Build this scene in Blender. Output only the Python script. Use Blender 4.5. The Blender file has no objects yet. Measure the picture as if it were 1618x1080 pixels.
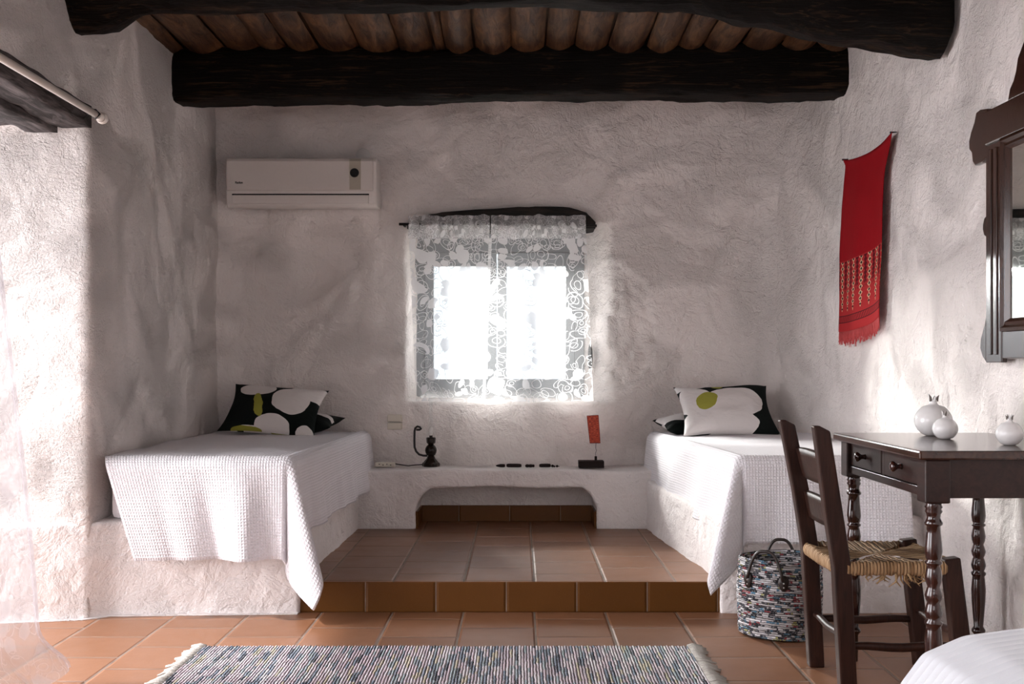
import bpy, bmesh, math, random
from mathutils import Vector, Matrix, noise as mnoise
PI = math.pi
random.seed(7)
S = bpy.context.scene
COL = S.collection

# ------------------------------------------------------------------ camera, world, lights, exposure
cam_d = bpy.data.cameras.new('camera')
cam_d.sensor_width = 36.0
cam_d.lens = 36.0 * 1740 / 1618
cam_d.shift_x = -10 / 1618
cam_d.shift_y = 38 / 1618
cam_d.clip_start = 0.05
cam = bpy.data.objects.new('camera', cam_d)
cam.location = (0, 0, 1.05)
cam.rotation_euler = (PI / 2, 0, 0)
COL.objects.link(cam)
S.camera = cam

S.view_settings.view_transform = 'Standard'
S.view_settings.look = 'None'
S.view_settings.gamma = 1.0
S.view_settings.use_curve_mapping = False
S.view_settings.exposure = 0.95

W = bpy.data.worlds.new('world')
S.world = W
W.use_nodes = True
wn = W.node_tree
wn.nodes.clear()
wo = wn.nodes.new('ShaderNodeOutputWorld')
wb = wn.nodes.new('ShaderNodeBackground')
wb.inputs['Color'].default_value = (0.93, 0.95, 1.0, 1)
wb.inputs['Strength'].default_value = 1.25
# the sky is brightest around the sun, which stands out to the left
wg = wn.nodes.new('ShaderNodeNewGeometry')
wd = wn.nodes.new('ShaderNodeVectorMath')
wd.operation = 'DOT_PRODUCT'
wd.inputs[1].default_value = Vector((0.97, 0.0, -0.24)).normalized()
wn.links.new(wg.outputs['Incoming'], wd.inputs[0])
wr = wn.nodes.new('ShaderNodeMapRange')
wr.interpolation_type = 'SMOOTHSTEP'
wr.inputs[1].default_value = 0.68
wr.inputs[2].default_value = 1.0
wr.inputs[3].default_value = 1.75
wr.inputs[4].default_value = 6.3
wn.links.new(wd.outputs['Value'], wr.inputs[0])
# away from the sun, beyond the back window, the sky is deeper and bluer
wy = wn.nodes.new('ShaderNodeSeparateXYZ')
wn.links.new(wg.outputs['Incoming'], wy.inputs[0])
wk = wn.nodes.new('ShaderNodeMapRange')
wk.inputs[1].default_value = -0.75
wk.inputs[2].default_value = -1.0
wk.inputs[3].default_value = 1.0
wk.inputs[4].default_value = 0.50
wn.links.new(wy.outputs[1], wk.inputs[0])
wm = wn.nodes.new('ShaderNodeMath')
wm.operation = 'MULTIPLY'
wn.links.new(wr.outputs[0], wm.inputs[0])
wn.links.new(wk.outputs[0], wm.inputs[1])
wn.links.new(wm.outputs[0], wb.inputs['Strength'])
wc = wn.nodes.new('ShaderNodeMixRGB')
wc.inputs[1].default_value = (0.80, 0.91, 1.0, 1)
wc.inputs[2].default_value = (0.975, 0.95, 0.985, 1)
wq = wn.nodes.new('ShaderNodeMapRange')
wq.inputs[1].default_value = -1.0
wq.inputs[2].default_value = -0.7
wn.links.new(wy.outputs[1], wq.inputs[0])
wn.links.new(wq.outputs[0], wc.inputs[0])
wn.links.new(wc.outputs[0], wb.inputs['Color'])
wn.links.new(wb.outputs[0], wo.inputs[0])

def add_light(name, kind, loc, direction, energy, color=(1, 1, 1), **kw):
    d = bpy.data.lights.new(name, kind)
    d.energy = energy
    d.color = color
    for k, v in kw.items():
        setattr(d, k, v)
    o = bpy.data.objects.new(name, d)
    o.location = loc
    o.rotation_euler = Vector(direction).to_track_quat('-Z', 'Y').to_euler()
    COL.objects.link(o)
    return o

# sun slanting in through the open doorway on the left
add_light('sun', 'SUN', (-4, 2, 5), (0.62, 0.085, -0.77), 2.6, (1.0, 0.96, 0.98), angle=0.06)
# daylight glare outside the back window
add_light('window_daylight', 'AREA', (-1.50, 9.0, 2.22), (1.5, -2.2, -0.72), 560.0, (1.0, 0.97, 0.92), shape='RECTANGLE', size=0.8, size_y=0.8)
# ------------------------------------------------------------------ helpers
def setp(o, label=None, cat=None, group=None, kind=None):
    if label: o['label'] = label
    if cat: o['category'] = cat
    if group: o['group'] = group
    if kind: o['kind'] = kind
    return o

def empty(name, loc, label, cat, group=None, rotz=0.0):
    o = bpy.data.objects.new(name, None)
    o.empty_display_size = 0.05
    o.location = loc
    o.rotation_euler = (0, 0, rotz)
    COL.objects.link(o)
    return setp(o, label, cat, group)

def link_mesh(name, me, mat=None, parent=None):
    o = bpy.data.objects.new(name, me)
    if mat is not None:
        for m in (mat if isinstance(mat, (list, tuple)) else [mat]):
            me.materials.append(m)
    COL.objects.link(o)
    if parent is not None:
        o.parent = parent
    return o

def obj(name, bm, mat, parent=None, smooth=True, world=True, bevel=0.0, auto=None):
    """link a bmesh as one object; bmesh is in world space, shifted into the parent's space"""
    bmesh.ops.recalc_face_normals(bm, faces=bm.faces)
    me = bpy.data.meshes.new(name)
    if parent is not None and world:
        pm = parent.matrix_basis.copy()
        p = parent.parent
        while p is not None:
            pm = p.matrix_basis @ pm
            p = p.parent
        bm.transform(pm.inverted())
    bm.to_mesh(me)
    bm.free()
    if smooth:
        for p in me.polygons:
            p.use_smooth = True
    if auto is not None and hasattr(me, 'set_sharp_from_angle'):
        me.set_sharp_from_angle(angle=math.radians(auto))
    o = link_mesh(name, me, mat, parent)
    if bevel > 0:
        md = o.modifiers.new('bevel', 'BEVEL')
        md.width = bevel
        md.segments = 2
        md.limit_method = 'ANGLE'
        md.angle_limit = math.radians(40)
    return o

def box(bm, x0, x1, y0, y1, z0, z1):
    vs = [bm.verts.new((x, y, z)) for x in (x0, x1) for y in (y0, y1) for z in (z0, z1)]
    for f in ((0, 1, 3, 2), (4, 6, 7, 5), (0, 4, 5, 1), (2, 3, 7, 6), (0, 2, 6, 4), (1, 5, 7, 3)):
        bm.faces.new([vs[i] for i in f])
    return vs

def prism(bm, pts, axis, a, b):
    """polygon pts (2D) extruded along axis 'X','Y','Z' from a to b"""
    def mk(p, t):
        if axis == 'X': return (t, p[0], p[1])
        if axis == 'Y': return (p[0], t, p[1])
        return (p[0], p[1], t)
    A = [bm.verts.new(mk(p, a)) for p in pts]
    B = [bm.verts.new(mk(p, b)) for p in pts]
    n = len(pts)
    bm.faces.new(A)
    bm.faces.new(list(reversed(B)))
    for i in range(n):
        j = (i + 1) % n
        bm.faces.new([A[i], B[i], B[j], A[j]])

def lathe(bm, prof, c, n=32, squash=None, cap=True):
    """prof: list of (z, r) ; c: base point"""
    rings = []
    for z, r in prof:
        if r < 1e-5:
            rings.append([bm.verts.new((c[0], c[1], c[2] + z))])
        else:
            rings.append([bm.verts.new((c[0] + r * math.cos(2 * PI * i / n), c[1] + r * math.sin(2 * PI * i / n), c[2] + z)) for i in range(n)])
    for a, b in zip(rings, rings[1:]):
        if len(a) == 1 and len(b) == 1: continue
        for i in range(n):
            j = (i + 1) % n
            if len(a) == 1: bm.faces.new([a[0], b[j], b[i]])
            elif len(b) == 1: bm.faces.new([a[i], a[j], b[0]])
            else: bm.faces.new([a[i], a[j], b[j], b[i]])
    if cap:
        if len(rings[0]) > 2: bm.faces.new(list(reversed(rings[0])))
        if len(rings[-1]) > 2: bm.faces.new(rings[-1])

def tube(bm, pts, rad, n=10, flat=None):
    """tube through pts; rad float or list; flat=(rx,ry) scales the section"""
    pts = [Vector(p) for p in pts]
    m = len(pts)
    rads = rad if isinstance(rad, (list, tuple)) else [rad] * m
    t0 = (pts[1] - pts[0]).normalized()
    up = Vector((0, 0, 1)) if abs(t0.z) < 0.9 else Vector((0, 1, 0))
    nrm = t0.cross(up).normalized()
    rings = []
    for k in range(m):
        t = (pts[min(k + 1, m - 1)] - pts[max(k - 1, 0)]).normalized()
        nrm = (nrm - t * nrm.dot(t)).normalized()
        bi = t.cross(nrm)
        fx, fy = flat or (1, 1)
        rings.append([bm.verts.new(pts[k] + (nrm * math.cos(2 * PI * i / n) * fx + bi * math.sin(2 * PI * i / n) * fy) * rads[k]) for i in range(n)])
    for a, b in zip(rings, rings[1:]):
        for i in range(n):
            j = (i + 1) % n
            bm.faces.new([a[i], a[j], b[j], b[i]])
    bm.faces.new(list(reversed(rings[0])))
    bm.faces.new(rings[-1])

def bar(bm, p0, p1, w, d, w1=None, d1=None, side=Vector((0, 1, 0))):
    """rectangular bar p0->p1; w across 'side', d across the other direction"""
    p0, p1 = Vector(p0), Vector(p1)
    w1 = w if w1 is None else w1
    d1 = d if d1 is None else d1
    t = (p1 - p0).normalized()
    s = (side - t * side.dot(t)).normalized()
    q = t.cross(s)
    A = [bm.verts.new(p0 + s * a * w / 2 + q * b * d / 2) for a, b in ((-1, -1), (1, -1), (1, 1), (-1, 1))]
    B = [bm.verts.new(p1 + s * a * w1 / 2 + q * b * d1 / 2) for a, b in ((-1, -1), (1, -1), (1, 1), (-1, 1))]
    bm.faces.new(list(reversed(A)))
    bm.faces.new(B)
    for i in range(4):
        j = (i + 1) % 4
        bm.faces.new([A[i], A[j], B[j], B[i]])

def surf(bm, nu, nv, fn, uvfn=None):
    """grid surface of fn(i/nu, j/nv)"""
    g = [[bm.verts.new(fn(i / nu, j / nv)) for j in range(nv + 1)] for i in range(nu + 1)]
    uvl = bm.loops.layers.uv.verify() if uvfn else None
    for i in range(nu):
        for j in range(nv):
            f = bm.faces.new([g[i][j], g[i + 1][j], g[i + 1][j + 1], g[i][j + 1]])
            if uvfn:
                for lp, (a, b) in zip(f.loops, ((i, j), (i + 1, j), (i + 1, j + 1), (i, j + 1))):
                    lp[uvl].uv = uvfn(a / nu, b / nv)
    return g

def fbm(x, y, z, s, octv=3):
    v = Vector((x * s, y * s, z * s))
    a, t = 1.0, 0.0
    for _ in range(octv):
        t += a * mnoise.noise(v)
        v = v * 2.03 + Vector((3.1, 1.7, 5.3))
        a *= 0.5
    return t

def sstep(a, b, x):
    t = max(0.0, min(1.0, (x - a) / (b - a)))
    return t * t * (3 - 2 * t)

def remeshed(name, bm, voxel, amp=(0.012, 0.004), scl=(2.2, 11.0), smooth_it=3, parent=None, mat=None):
    """solid built from closed pieces, fused, softened and roughened like hand plaster"""
    bmesh.ops.recalc_face_normals(bm, faces=bm.faces)
    me = bpy.data.meshes.new(name)
    bm.to_mesh(me)
    bm.free()
    o = bpy.data.objects.new(name, me)
    COL.objects.link(o)
    r = o.modifiers.new('r', 'REMESH')
    r.mode = 'VOXEL'
    r.voxel_size = voxel
    s = o.modifiers.new('s', 'SMOOTH')
    s.factor = 0.5
    s.iterations = smooth_it
    dg = bpy.context.evaluated_depsgraph_get()
    me2 = bpy.data.meshes.new_from_object(o.evaluated_get(dg))
    me2.name = name
    o.modifiers.clear()
    o.data = me2
    bpy.data.meshes.remove(me)
    for v, nn in zip(me2.vertices, [x.vector.copy() for x in me2.vertex_normals]):
        c = v.co
        k = amp[0] * fbm(c.x, c.y, c.z, scl[0], 2) + amp[1] * fbm(c.x, c.y, c.z, scl[1], 3)
        v.co = c + nn * k
    for p in me2.polygons:
        p.use_smooth = True
    me2.materials.clear()
    if mat: me2.materials.append(mat)
    return o

# ------------------------------------------------------------------ materials
class NT:
    def __init__(self, name):
        self.mat = bpy.data.materials.new(name)
        self.mat.use_nodes = True
        self.t = self.mat.node_tree
        self.t.nodes.clear()
        self.out = self.t.nodes.new('ShaderNodeOutputMaterial')
    def n(self, typ, inp=None, **props):
        nd = self.t.nodes.new('ShaderNode' + typ)
        for k, v in props.items():
            setattr(nd, k, v)
        for k, v in (inp or {}).items():
            self.set(nd, k, v)
        return nd
    def set(self, nd, k, v):
        s = nd.inputs[k]
        if isinstance(v, bpy.types.NodeSocket):
            self.t.links.new(v, s)
        elif isinstance(v, bpy.types.Node):
            self.t.links.new(v.outputs[0], s)
        else:
            if isinstance(v, (tuple, list)) and len(v) == 3 and s.type == 'RGBA':
                v = (*v, 1)
            s.default_value = v
    def m(self, op, a, b=0.0, c=None, clamp=False):
        nd = self.n('Math', {0: a, 1: b}, operation=op, use_clamp=clamp)
        if c is not None: self.set(nd, 2, c)
        return nd.outputs[0]
    def mix(self, f, a, b, mode='MIX'):
        nd = self.n('MixRGB', {0: f, 1: a, 2: b}, blend_type=mode)
        return nd.outputs[0]
    def ramp(self, f, stops, interp='LINEAR'):
        nd = self.n('ValToRGB', {0: f})
        cr = nd.color_ramp
        cr.interpolation = interp
        while len(cr.elements) < len(stops): cr.elements.new(0.5)
        for e, (p, c) in zip(cr.elements, stops):
            e.position = p
            e.color = (*c, 1) if len(c) == 3 else c
        return nd.outputs[0]
    def noise(self, vec, scale, detail=3, rough=0.5, dist=0.0, dim='3D'):
        nd = self.n('TexNoise', {'Scale': scale, 'Detail': detail, 'Roughness': rough, 'Distortion': dist}, noise_dimensions=dim)
        if vec is not None: self.set(nd, 'Vector', vec)
        return nd
    def mapping(self, vec, scale=(1, 1, 1), rot=(0, 0, 0), loc=(0, 0, 0)):
        return self.n('Mapping', {'Vector': vec, 'Scale': scale, 'Rotation': rot, 'Location': loc}).outputs[0]
    def bump(self, h, strength=0.5, dist=0.01, normal=None):
        nd = self.n('Bump', {'Height': h, 'Strength': strength, 'Distance': dist})
        if normal is not None: self.set(nd, 'Normal', normal)
        return nd.outputs[0]
    def pos(self): return self.n('NewGeometry').outputs['Position']
    def obj(self): return self.n('TexCoord').outputs['Object']
    def uv(self): return self.n('TexCoord').outputs['UV']
    def bsdf(self, color, rough=0.6, normal=None, **kw):
        nd = self.n('BsdfPrincipled', {'Base Color': color, 'Roughness': rough})
        if normal is not None: self.set(nd, 'Normal', normal)
        for k, v in kw.items():
            self.set(nd, k.replace('_', ' '), v)
        self.t.links.new(nd.outputs[0], self.out.inputs[0])
        return nd
    def surface(self, sh):
        self.t.links.new(sh.outputs[0] if isinstance(sh, bpy.types.Node) else sh, self.out.inputs[0])

def plaster(name, fine=1.0, coarse=1.0, tint=(0.90, 0.835, 0.80)):
    a = NT(name)
    p = a.pos()
    big = a.noise(p, 1.6, 3, 0.55).outputs[0]
    dirt = a.noise(p, 9.0, 5, 0.7).outputs[0]
    c = a.mix(a.ramp(big, [(0.35, (0, 0, 0)), (0.7, (1, 1, 1))]), tint, tuple(t * 0.95 for t in tint))
    c = a.mix(a.ramp(dirt, [(0.64, (0, 0, 0)), (0.82, (0.5, 0.5, 0.5))]), c, (0.62, 0.55, 0.50))
    rough = a.ramp(a.noise(p, 2.3, 3, 0.6, 0.8).outputs[0], [(0.40, (0.25, 0.25, 0.25)), (0.62, (1, 1, 1))])
    lump = a.noise(p, 7, 5, 0.62, 0.9).outputs[0]
    warp = a.n('VectorMath', {0: p, 1: a.n('VectorMath', {0: a.noise(p, 5, 2).outputs['Color'], 1: (0.12, 0.12, 0.12)}, operation='MULTIPLY').outputs[0]}, operation='ADD').outputs[0]
    tro = a.noise(a.mapping(warp, (1.0, 1.0, 2.4), (0.5, 0.5, 0.3)), 22, 5, 0.68, 0.6).outputs[0]
    flake = a.m('ABSOLUTE', a.m('SUBTRACT', a.noise(warp, 10, 4, 0.6, 0.5).outputs[0], 0.5))
    grit = a.noise(p, 95, 4, 0.7).outputs[0]
    h1 = a.m('ADD', a.m('MULTIPLY', lump, 1.3), a.m('MULTIPLY', flake, -0.8))
    h2 = a.m('MULTIPLY', a.m('ADD', a.m('MULTIPLY', tro, 0.7), a.m('MULTIPLY', grit, 0.65)), rough)
    n1 = a.bump(h1, min(1.0, 0.75 * coarse), 0.035)
    n2 = a.bump(h2, min(1.0, 0.95 * fine), 0.021 * max(1.0, fine), n1)
    a.bsdf(c, 0.85, n2, Specular_IOR_Level=0.22)
    return a.mat

def wood(name, dark, light, rough=0.5, grain=(1, 14, 14), scale=5.0, bump=0.3, lightness=(0.42, 0.72), spec=0.4, coat=0.0):
    a = NT(name)
    p = a.mapping(a.pos(), grain)
    g = a.noise(p, scale, 6, 0.65, 0.8).outputs[0]
    g2 = a.noise(a.pos(), 3.0, 3, 0.5).outputs[0]
    f = a.m('ADD', a.m('MULTIPLY', g, 0.75), a.m('MULTIPLY', g2, 0.25))
    c = a.ramp(f, [(lightness[0], dark), (lightness[1], light)])
    nn = a.bump(g, bump, 0.01)
    a.bsdf(c, rough, nn, Specular_IOR_Level=spec, Coat_Weight=coat, Coat_Roughness=0.15)
    return a.mat

def plain(name, color, rough=0.5, metal=0.0, bump=0.0, bscale=80, spec=0.5):
    a = NT(name)
    nn = None
    nz = a.noise(a.pos(), bscale, 3).outputs[0]
    c = a.mix(a.m('MULTIPLY', nz, 0.25), color, tuple(x * 0.8 for x in color))
    if bump: nn = a.bump(nz, bump, 0.005)
    a.bsdf(c, rough, nn, Metallic=metal, Specular_IOR_Level=spec)
    return a.mat

def tiles(name, riser=False):
    a = NT(name)
    p = a.n('SeparateXYZ', {0: a.pos()})
    X, Y, Z = p.outputs[0], p.outputs[1], p.outputs[2]
    if riser:
        cx = a.m('DIVIDE', a.m('SUBTRACT', X, -0.051), 0.3005)
        fx = a.m('FRACT', cx)
        col = a.m('FLOOR', cx)
        row = a.m('FLOOR', a.m('DIVIDE', Y, 3.0))
        fy = a.m('ADD', a.m('MULTIPLY', Z, 0.0), 0.5)
    else:
        cx = a.m('DIVIDE', a.m('SUBTRACT', X, 0.0685), 0.3015)
        col = a.m('FLOOR', cx)
        fx = a.m('FRACT', cx)
        par = a.m('MULTIPLY', a.m('MODULO', a.m('ADD', col, 100.0), 2.0), 0.5)
        ry = a.m('ADD', a.m('DIVIDE', a.m('SUBTRACT', Y, 0.07), 0.30), par)
        row = a.m('FLOOR', ry)
        fy = a.m('FRACT', ry)
    dx = a.m('MULTIPLY', a.m('SUBTRACT', 0.5, a.m('ABSOLUTE', a.m('SUBTRACT', fx, 0.5))), 0.3015)
    dy = a.m('MULTIPLY', a.m('SUBTRACT', 0.5, a.m('ABSOLUTE', a.m('SUBTRACT', fy, 0.5))), 0.30)
    wob = a.m('MULTIPLY', a.m('SUBTRACT', a.noise(a.pos(), 25, 2).outputs[0], 0.5), 0.002)
    d = a.m('ADD', a.m('MINIMUM', dx, dy), wob)
    gm = a.n('MapRange', {0: d, 1: 0.0012 if riser else 0.0026, 2: 0.0026 if riser else 0.0040}).outputs[0]        # 0 grout, 1 tile
    edge = a.n('MapRange', {0: d, 1: 0.003, 2: 0.012}, interpolation_type='SMOOTHSTEP').outputs[0]
    cv = a.n('CombineXYZ', {0: col, 1: row, 2: 3.0}).outputs[0]
    rnd = a.n('TexWhiteNoise', {'Vector': cv}, noise_dimensions='3D')
    if riser:
        c0, c1 = (0.105, 0.038, 0.006), (0.130, 0.050, 0.010)
    else:
        c0, c1 = (0.205, 0.090, 0.043), (0.275, 0.126, 0.064)
    base = a.mix(rnd.outputs['Value'], c0, c1)
    mott = a.noise(a.pos(), 14, 5, 0.6).outputs[0]
    base = a.mix(a.m('MULTIPLY', a.m('SUBTRACT', mott, 0.40), 0.5, clamp=True), base, tuple(x * 0.72 for x in c0))
    spk = a.noise(a.pos(), 260, 2).outputs[0]
    base = a.mix(a.ramp(spk, [(0.62, (0, 0, 0)), (0.75, (0.35, 0.35, 0.35))]), base, (0.2, 0.09, 0.03))
    gc = a.mix(a.noise(a.pos(), 8, 2).outputs[0], (0.05, 0.028, 0.018), (0.34, 0.28, 0.23))
    c = a.mix(gm, gc, base)
    und = a.noise(a.pos(), 9, 3, 0.5).outputs[0]
    pit = a.noise(a.pos(), 90, 3, 0.5).outputs[0]
    h = a.m('ADD', a.m('MULTIPLY', edge, 1.0), a.m('ADD', a.m('MULTIPLY', und, 0.35), a.m('MULTIPLY', pit, 0.10)))
    tilt = a.bump(h, 0.5, 0.006)
    rough = a.m('ADD', a.m('MULTIPLY', gm, -0.45), a.m('ADD', a.m('MULTIPLY', und, 0.14), 0.77))
    a.bsdf(c, rough, tilt, Specular_IOR_Level=0.2 if riser else 0.5)
    return a.mat

def waffle(name, color=(0.86, 0.83, 0.86), cell=0.0125, strength=0.7, rib=False):
    a = NT(name)
    u = a.n('SeparateXYZ', {0: a.uv()})
    sx = a.m('ABSOLUTE', a.m('SINE', a.m('MULTIPLY', u.outputs[0], PI / cell)))
    sy = a.m('ABSOLUTE', a.m('SINE', a.m('MULTIPLY', u.outputs[1], PI / cell)))
    h = a.m('POWER', sx, 0.7) if rib else a.m('MINIMUM', a.m('POWER', sx, 0.7), a.m('POWER', sy, 0.7))
    fz = a.noise(a.pos(), 400, 2).outputs[0]
    hh = a.m('ADD', a.m('MULTIPLY', h, -1.0), a.m('MULTIPLY', fz, 0.15))
    nn = a.bump(hh, strength, 0.005)
    c = a.mix(a.m('MULTIPLY', h, 0.25), color, tuple(x * 0.82 for x in color))
    a.bsdf(c, 0.95, nn, Specular_IOR_Level=0.1, Sheen_Weight=0.25)
    return a.mat

def sheer(name, base_alpha, pat_alpha, scale, color=(0.93, 0.93, 0.95), fill=0.62, weight=1.0, through=0.5):
    """voile with outlined and filled leaf loops, each turned its own way"""
    a = NT(name)
    uv = a.uv()
    dis = a.noise(uv, scale * 0.55, 2, 0.5).outputs['Color']
    v = a.n('VectorMath', {0: uv, 1: a.n('VectorMath', {0: dis, 1: (0.75 / scale, 0.75 / scale, 0)}, operation='MULTIPLY').outputs[0]}, operation='ADD').outputs[0]
    pat = None
    region = a.noise(uv, 4.0, 1).outputs[0]
    for k, sc in enumerate((scale, scale * 1.7)):
        vv = a.mapping(v, (1, 1, 1), (0, 0, 0), (3.7 * k, 1.3 * k, 0))
        vo = a.n('TexVoronoi', {'Vector': vv, 'Scale': sc, 'Randomness': 0.6}, voronoi_dimensions='2D')
        r = a.n('SeparateColor', {0: vo.outputs['Color']})
        loc = a.n('VectorMath', {0: vv, 1: vo.outputs['Position']}, operation='SUBTRACT').outputs[0]
        rot = a.n('VectorRotate', {'Vector': loc, 'Angle': a.m('MULTIPLY', r.outputs[0], 6.283)}, rotation_type='Z_AXIS').outputs[0]
        q = a.n('SeparateXYZ', {0: rot})
        x = a.m('MULTIPLY', q.outputs[0], sc / 0.60)
        y = a.m('DIVIDE', a.m('MULTIPLY', q.outputs[1], sc), a.m('ADD', 0.27, a.m('MULTIPLY', r.outputs[1], 0.24)))
        d = a.m('SQRT', a.m('ADD', a.m('MULTIPLY', x, x), a.m('MULTIPLY', y, y)))
        w = 0.050 * weight * (1 + 0.5 * k)
        ring = a.m('LESS_THAN', a.m('ABSOLUTE', a.m('SUBTRACT', d, 0.90)), w)
        fil = a.m('MULTIPLY', a.m('LESS_THAN', d, 0.95), a.m('MULTIPLY', a.m('GREATER_THAN', r.outputs[2], fill), a.m('GREATER_THAN', region, 0.42)))
        hole = a.m('MULTIPLY', a.m('LESS_THAN', a.m('ABSOLUTE', a.m('SUBTRACT', d, 0.42)), w * 0.8), a.m('GREATER_THAN', r.outputs[1], 0.6))
        one = a.m('MAXIMUM', a.m('MAXIMUM', ring, fil), hole)
        if k == 1:
            one = a.m('MULTIPLY', one, a.m('GREATER_THAN', r.outputs[2], 0.30))
        pat = one if pat is None else a.m('MAXIMUM', pat, one)
    weave = a.noise(a.mapping(uv, (300, 300, 1)), 1.0, 1).outputs[0]
    alpha = a.m('ADD', base_alpha - 0.04, a.m('ADD', a.m('MULTIPLY', pat, pat_alpha - base_alpha), a.m('MULTIPLY', weave, 0.08)), clamp=True)
    dif = a.n('BsdfDiffuse', {'Color': color})
    tra = a.n('BsdfTranslucent', {'Color': color})
    cl = a.n('MixShader', {0: through, 1: dif.outputs[0], 2: tra.outputs[0]})
    tp = a.n('BsdfTransparent', {'Color': (1, 1, 1)})
    a.surface(a.n('MixShader', {0: alpha, 1: tp.outputs[0], 2: cl.outputs[0]}))
    return a.mat

def blobs(a, vec, ells):
    """union of ellipses (cx, cy, rx, ry, rot) in the plane of vec -> 0/1 mask"""
    s = a.n('SeparateXYZ', {0: vec})
    res = None
    for cx, cy, rx, ry, rot in ells:
        x = a.m('SUBTRACT', s.outputs[0], cx)
        y = a.m('SUBTRACT', s.outputs[1], cy)
        c, q = math.cos(rot), math.sin(rot)
        xr = a.m('ADD', a.m('MULTIPLY', x, c / rx), a.m('MULTIPLY', y, q / rx))
        yr = a.m('ADD', a.m('MULTIPLY', x, -q / ry), a.m('MULTIPLY', y, c / ry))
        d = a.m('ADD', a.m('MULTIPLY', xr, xr), a.m('MULTIPLY', yr, yr))
        k = a.m('LESS_THAN', d, 1.0)
        res = k if res is None else a.m('MAXIMUM', res, k)
    return res

def pillow_mat(name, white, olive, rot_bar=None):
    a = NT(name)
    uv = a.uv()
    ds = a.noise(uv, 2.4, 2).outputs['Color']
    v = a.n('VectorMath', {0: uv, 1: a.n('VectorMath', {0: a.n('VectorMath', {0: ds, 1: (0.5, 0.5, 0.5)}, operation='SUBTRACT').outputs[0], 1: (0.14, 0.14, 0)}, operation='MULTIPLY').outputs[0]}, operation='ADD').outputs[0]
    c = a.mix(blobs(a, v, white), (0.006, 0.009, 0.008), (0.78, 0.74, 0.72))
    c = a.mix(blobs(a, v, olive), c, (0.36, 0.35, 0.06))
    n1 = a.bump(a.noise(a.uv(), 3.0, 2, 0.4, 1.0).outputs[0], 0.25, 0.03)
    n2 = a.bump(a.noise(a.pos(), 500, 2).outputs[0], 0.15, 0.002, n1)
    a.bsdf(c, 0.9, n2, Specular_IOR_Level=0.15)
    return a.mat

M = {}
M['plaster'] = plaster('whitewashed plaster')
M['plaster_jamb'] = plaster('rough whitewashed plaster', 1.7, 0.9)
M['plaster_base'] = plaster('smooth whitewashed plaster', 0.8, 0.8, (0.89, 0.835, 0.815))
M['tile'] = tiles('terracotta floor tile')
M['riser'] = tiles('glazed brown riser tile', True)
M['beam'] = wood('tarred beam wood', (0.0030, 0.0018, 0.0012), (0.085, 0.045, 0.022), 0.6, (0.7, 11, 14), 5, 1.0, (0.53, 0.80), 0.10)
M['plank'] = wood('old ceiling board', (0.026, 0.011, 0.006), (0.22, 0.105, 0.046), 0.5, (7, 1.2, 7), 4, 0.8, (0.40, 0.72), 0.3)
M['lintel'] = wood('weathered lintel wood', (0.020, 0.015, 0.014), (0.22, 0.185, 0.185), 0.8, (6, 1, 9), 5, 0.8, (0.45, 0.78))
M['lintel_x'] = wood('charred lintel wood', (0.006, 0.005, 0.004), (0.05, 0.035, 0.028), 0.8, (1, 8, 9), 6, 0.9, (0.45, 0.78))
M['mahogany'] = wood('polished mahogany', (0.014, 0.006, 0.005), (0.046, 0.018, 0.013), 0.35, (10, 1.5, 10), 5, 0.06, (0.35, 0.75), 0.35)
M['tabletop'] = wood('polished table top', (0.022, 0.010, 0.007), (0.075, 0.032, 0.020), 0.16, (10, 1.5, 10), 5, 0.0, (0.35, 0.75), 0.6)
M['leg'] = wood('lacquered turned wood', (0.012, 0.004, 0.003), (0.060, 0.016, 0.010), 0.16, (14, 14, 1.5), 4, 0.03, (0.35, 0.75), 0.55, 0.5)
M['chair'] = wood('dark stained chair wood', (0.013, 0.005, 0.0035), (0.055, 0.019, 0.011), 0.45, (12, 12, 1.4), 5, 0.2, (0.35, 0.75), 0.25)
M['mirror_wood'] = wood('carved mirror wood', (0.022, 0.009, 0.006), (0.062, 0.025, 0.016), 0.17, (12, 12, 1.6), 5, 0.04, (0.35, 0.75), 0.5, 0.3)
M['waffle'] = waffle('white waffle cotton')
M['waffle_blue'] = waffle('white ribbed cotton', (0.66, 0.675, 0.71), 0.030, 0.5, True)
M['white_paint'] = plain('white enamel', (0.72, 0.69, 0.66), 0.4)
M['rod_white'] = plain('cream rod enamel', (0.70, 0.64, 0.58), 0.35)
M['black_iron'] = plain('black iron', (0.012, 0.010, 0.010), 0.45, 0.3, 0.2)
M['bronze'] = wood('dark turned lamp wood', (0.004, 0.0025, 0.002), (0.032, 0.016, 0.009), 0.22, (6, 6, 1), 30, 0.1, (0.4, 0.75), 0.3)
M['ac_body'] = plain('air conditioner plastic', (0.74, 0.685, 0.645), 0.35)
M['ac_panel'] = plain('air conditioner front plastic', (0.71, 0.65, 0.61), 0.22)
M['ac_strip'] = plain('champagne plastic', (0.47, 0.42, 0.34), 0.28)
M['black_plastic'] = plain('black plastic', (0.006, 0.006, 0.007), 0.25)
M['ceramic'] = plain('glazed white ceramic', (0.84, 0.82, 0.81), 0.12)
M['ceramic_tip'] = plain('grey ceramic tip', (0.20, 0.17, 0.15), 0.4)
M['frame'] = plain('grey window paint', (0.20, 0.215, 0.225), 0.5)
M['beige_plastic'] = plain('aged beige plastic', (0.70, 0.645, 0.55), 0.45)
M['bead'] = plain('dark carved wood', (0.016, 0.010, 0.009), 0.7, 0, 0.5, 90, 0.15)
M['leather'] = plain('brown-black leather', (0.022, 0.014, 0.011), 0.42, 0, 0.2, 120)
M['rivet'] = plain('steel rivet', (0.55, 0.52, 0.5), 0.3, 0.9)
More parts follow.
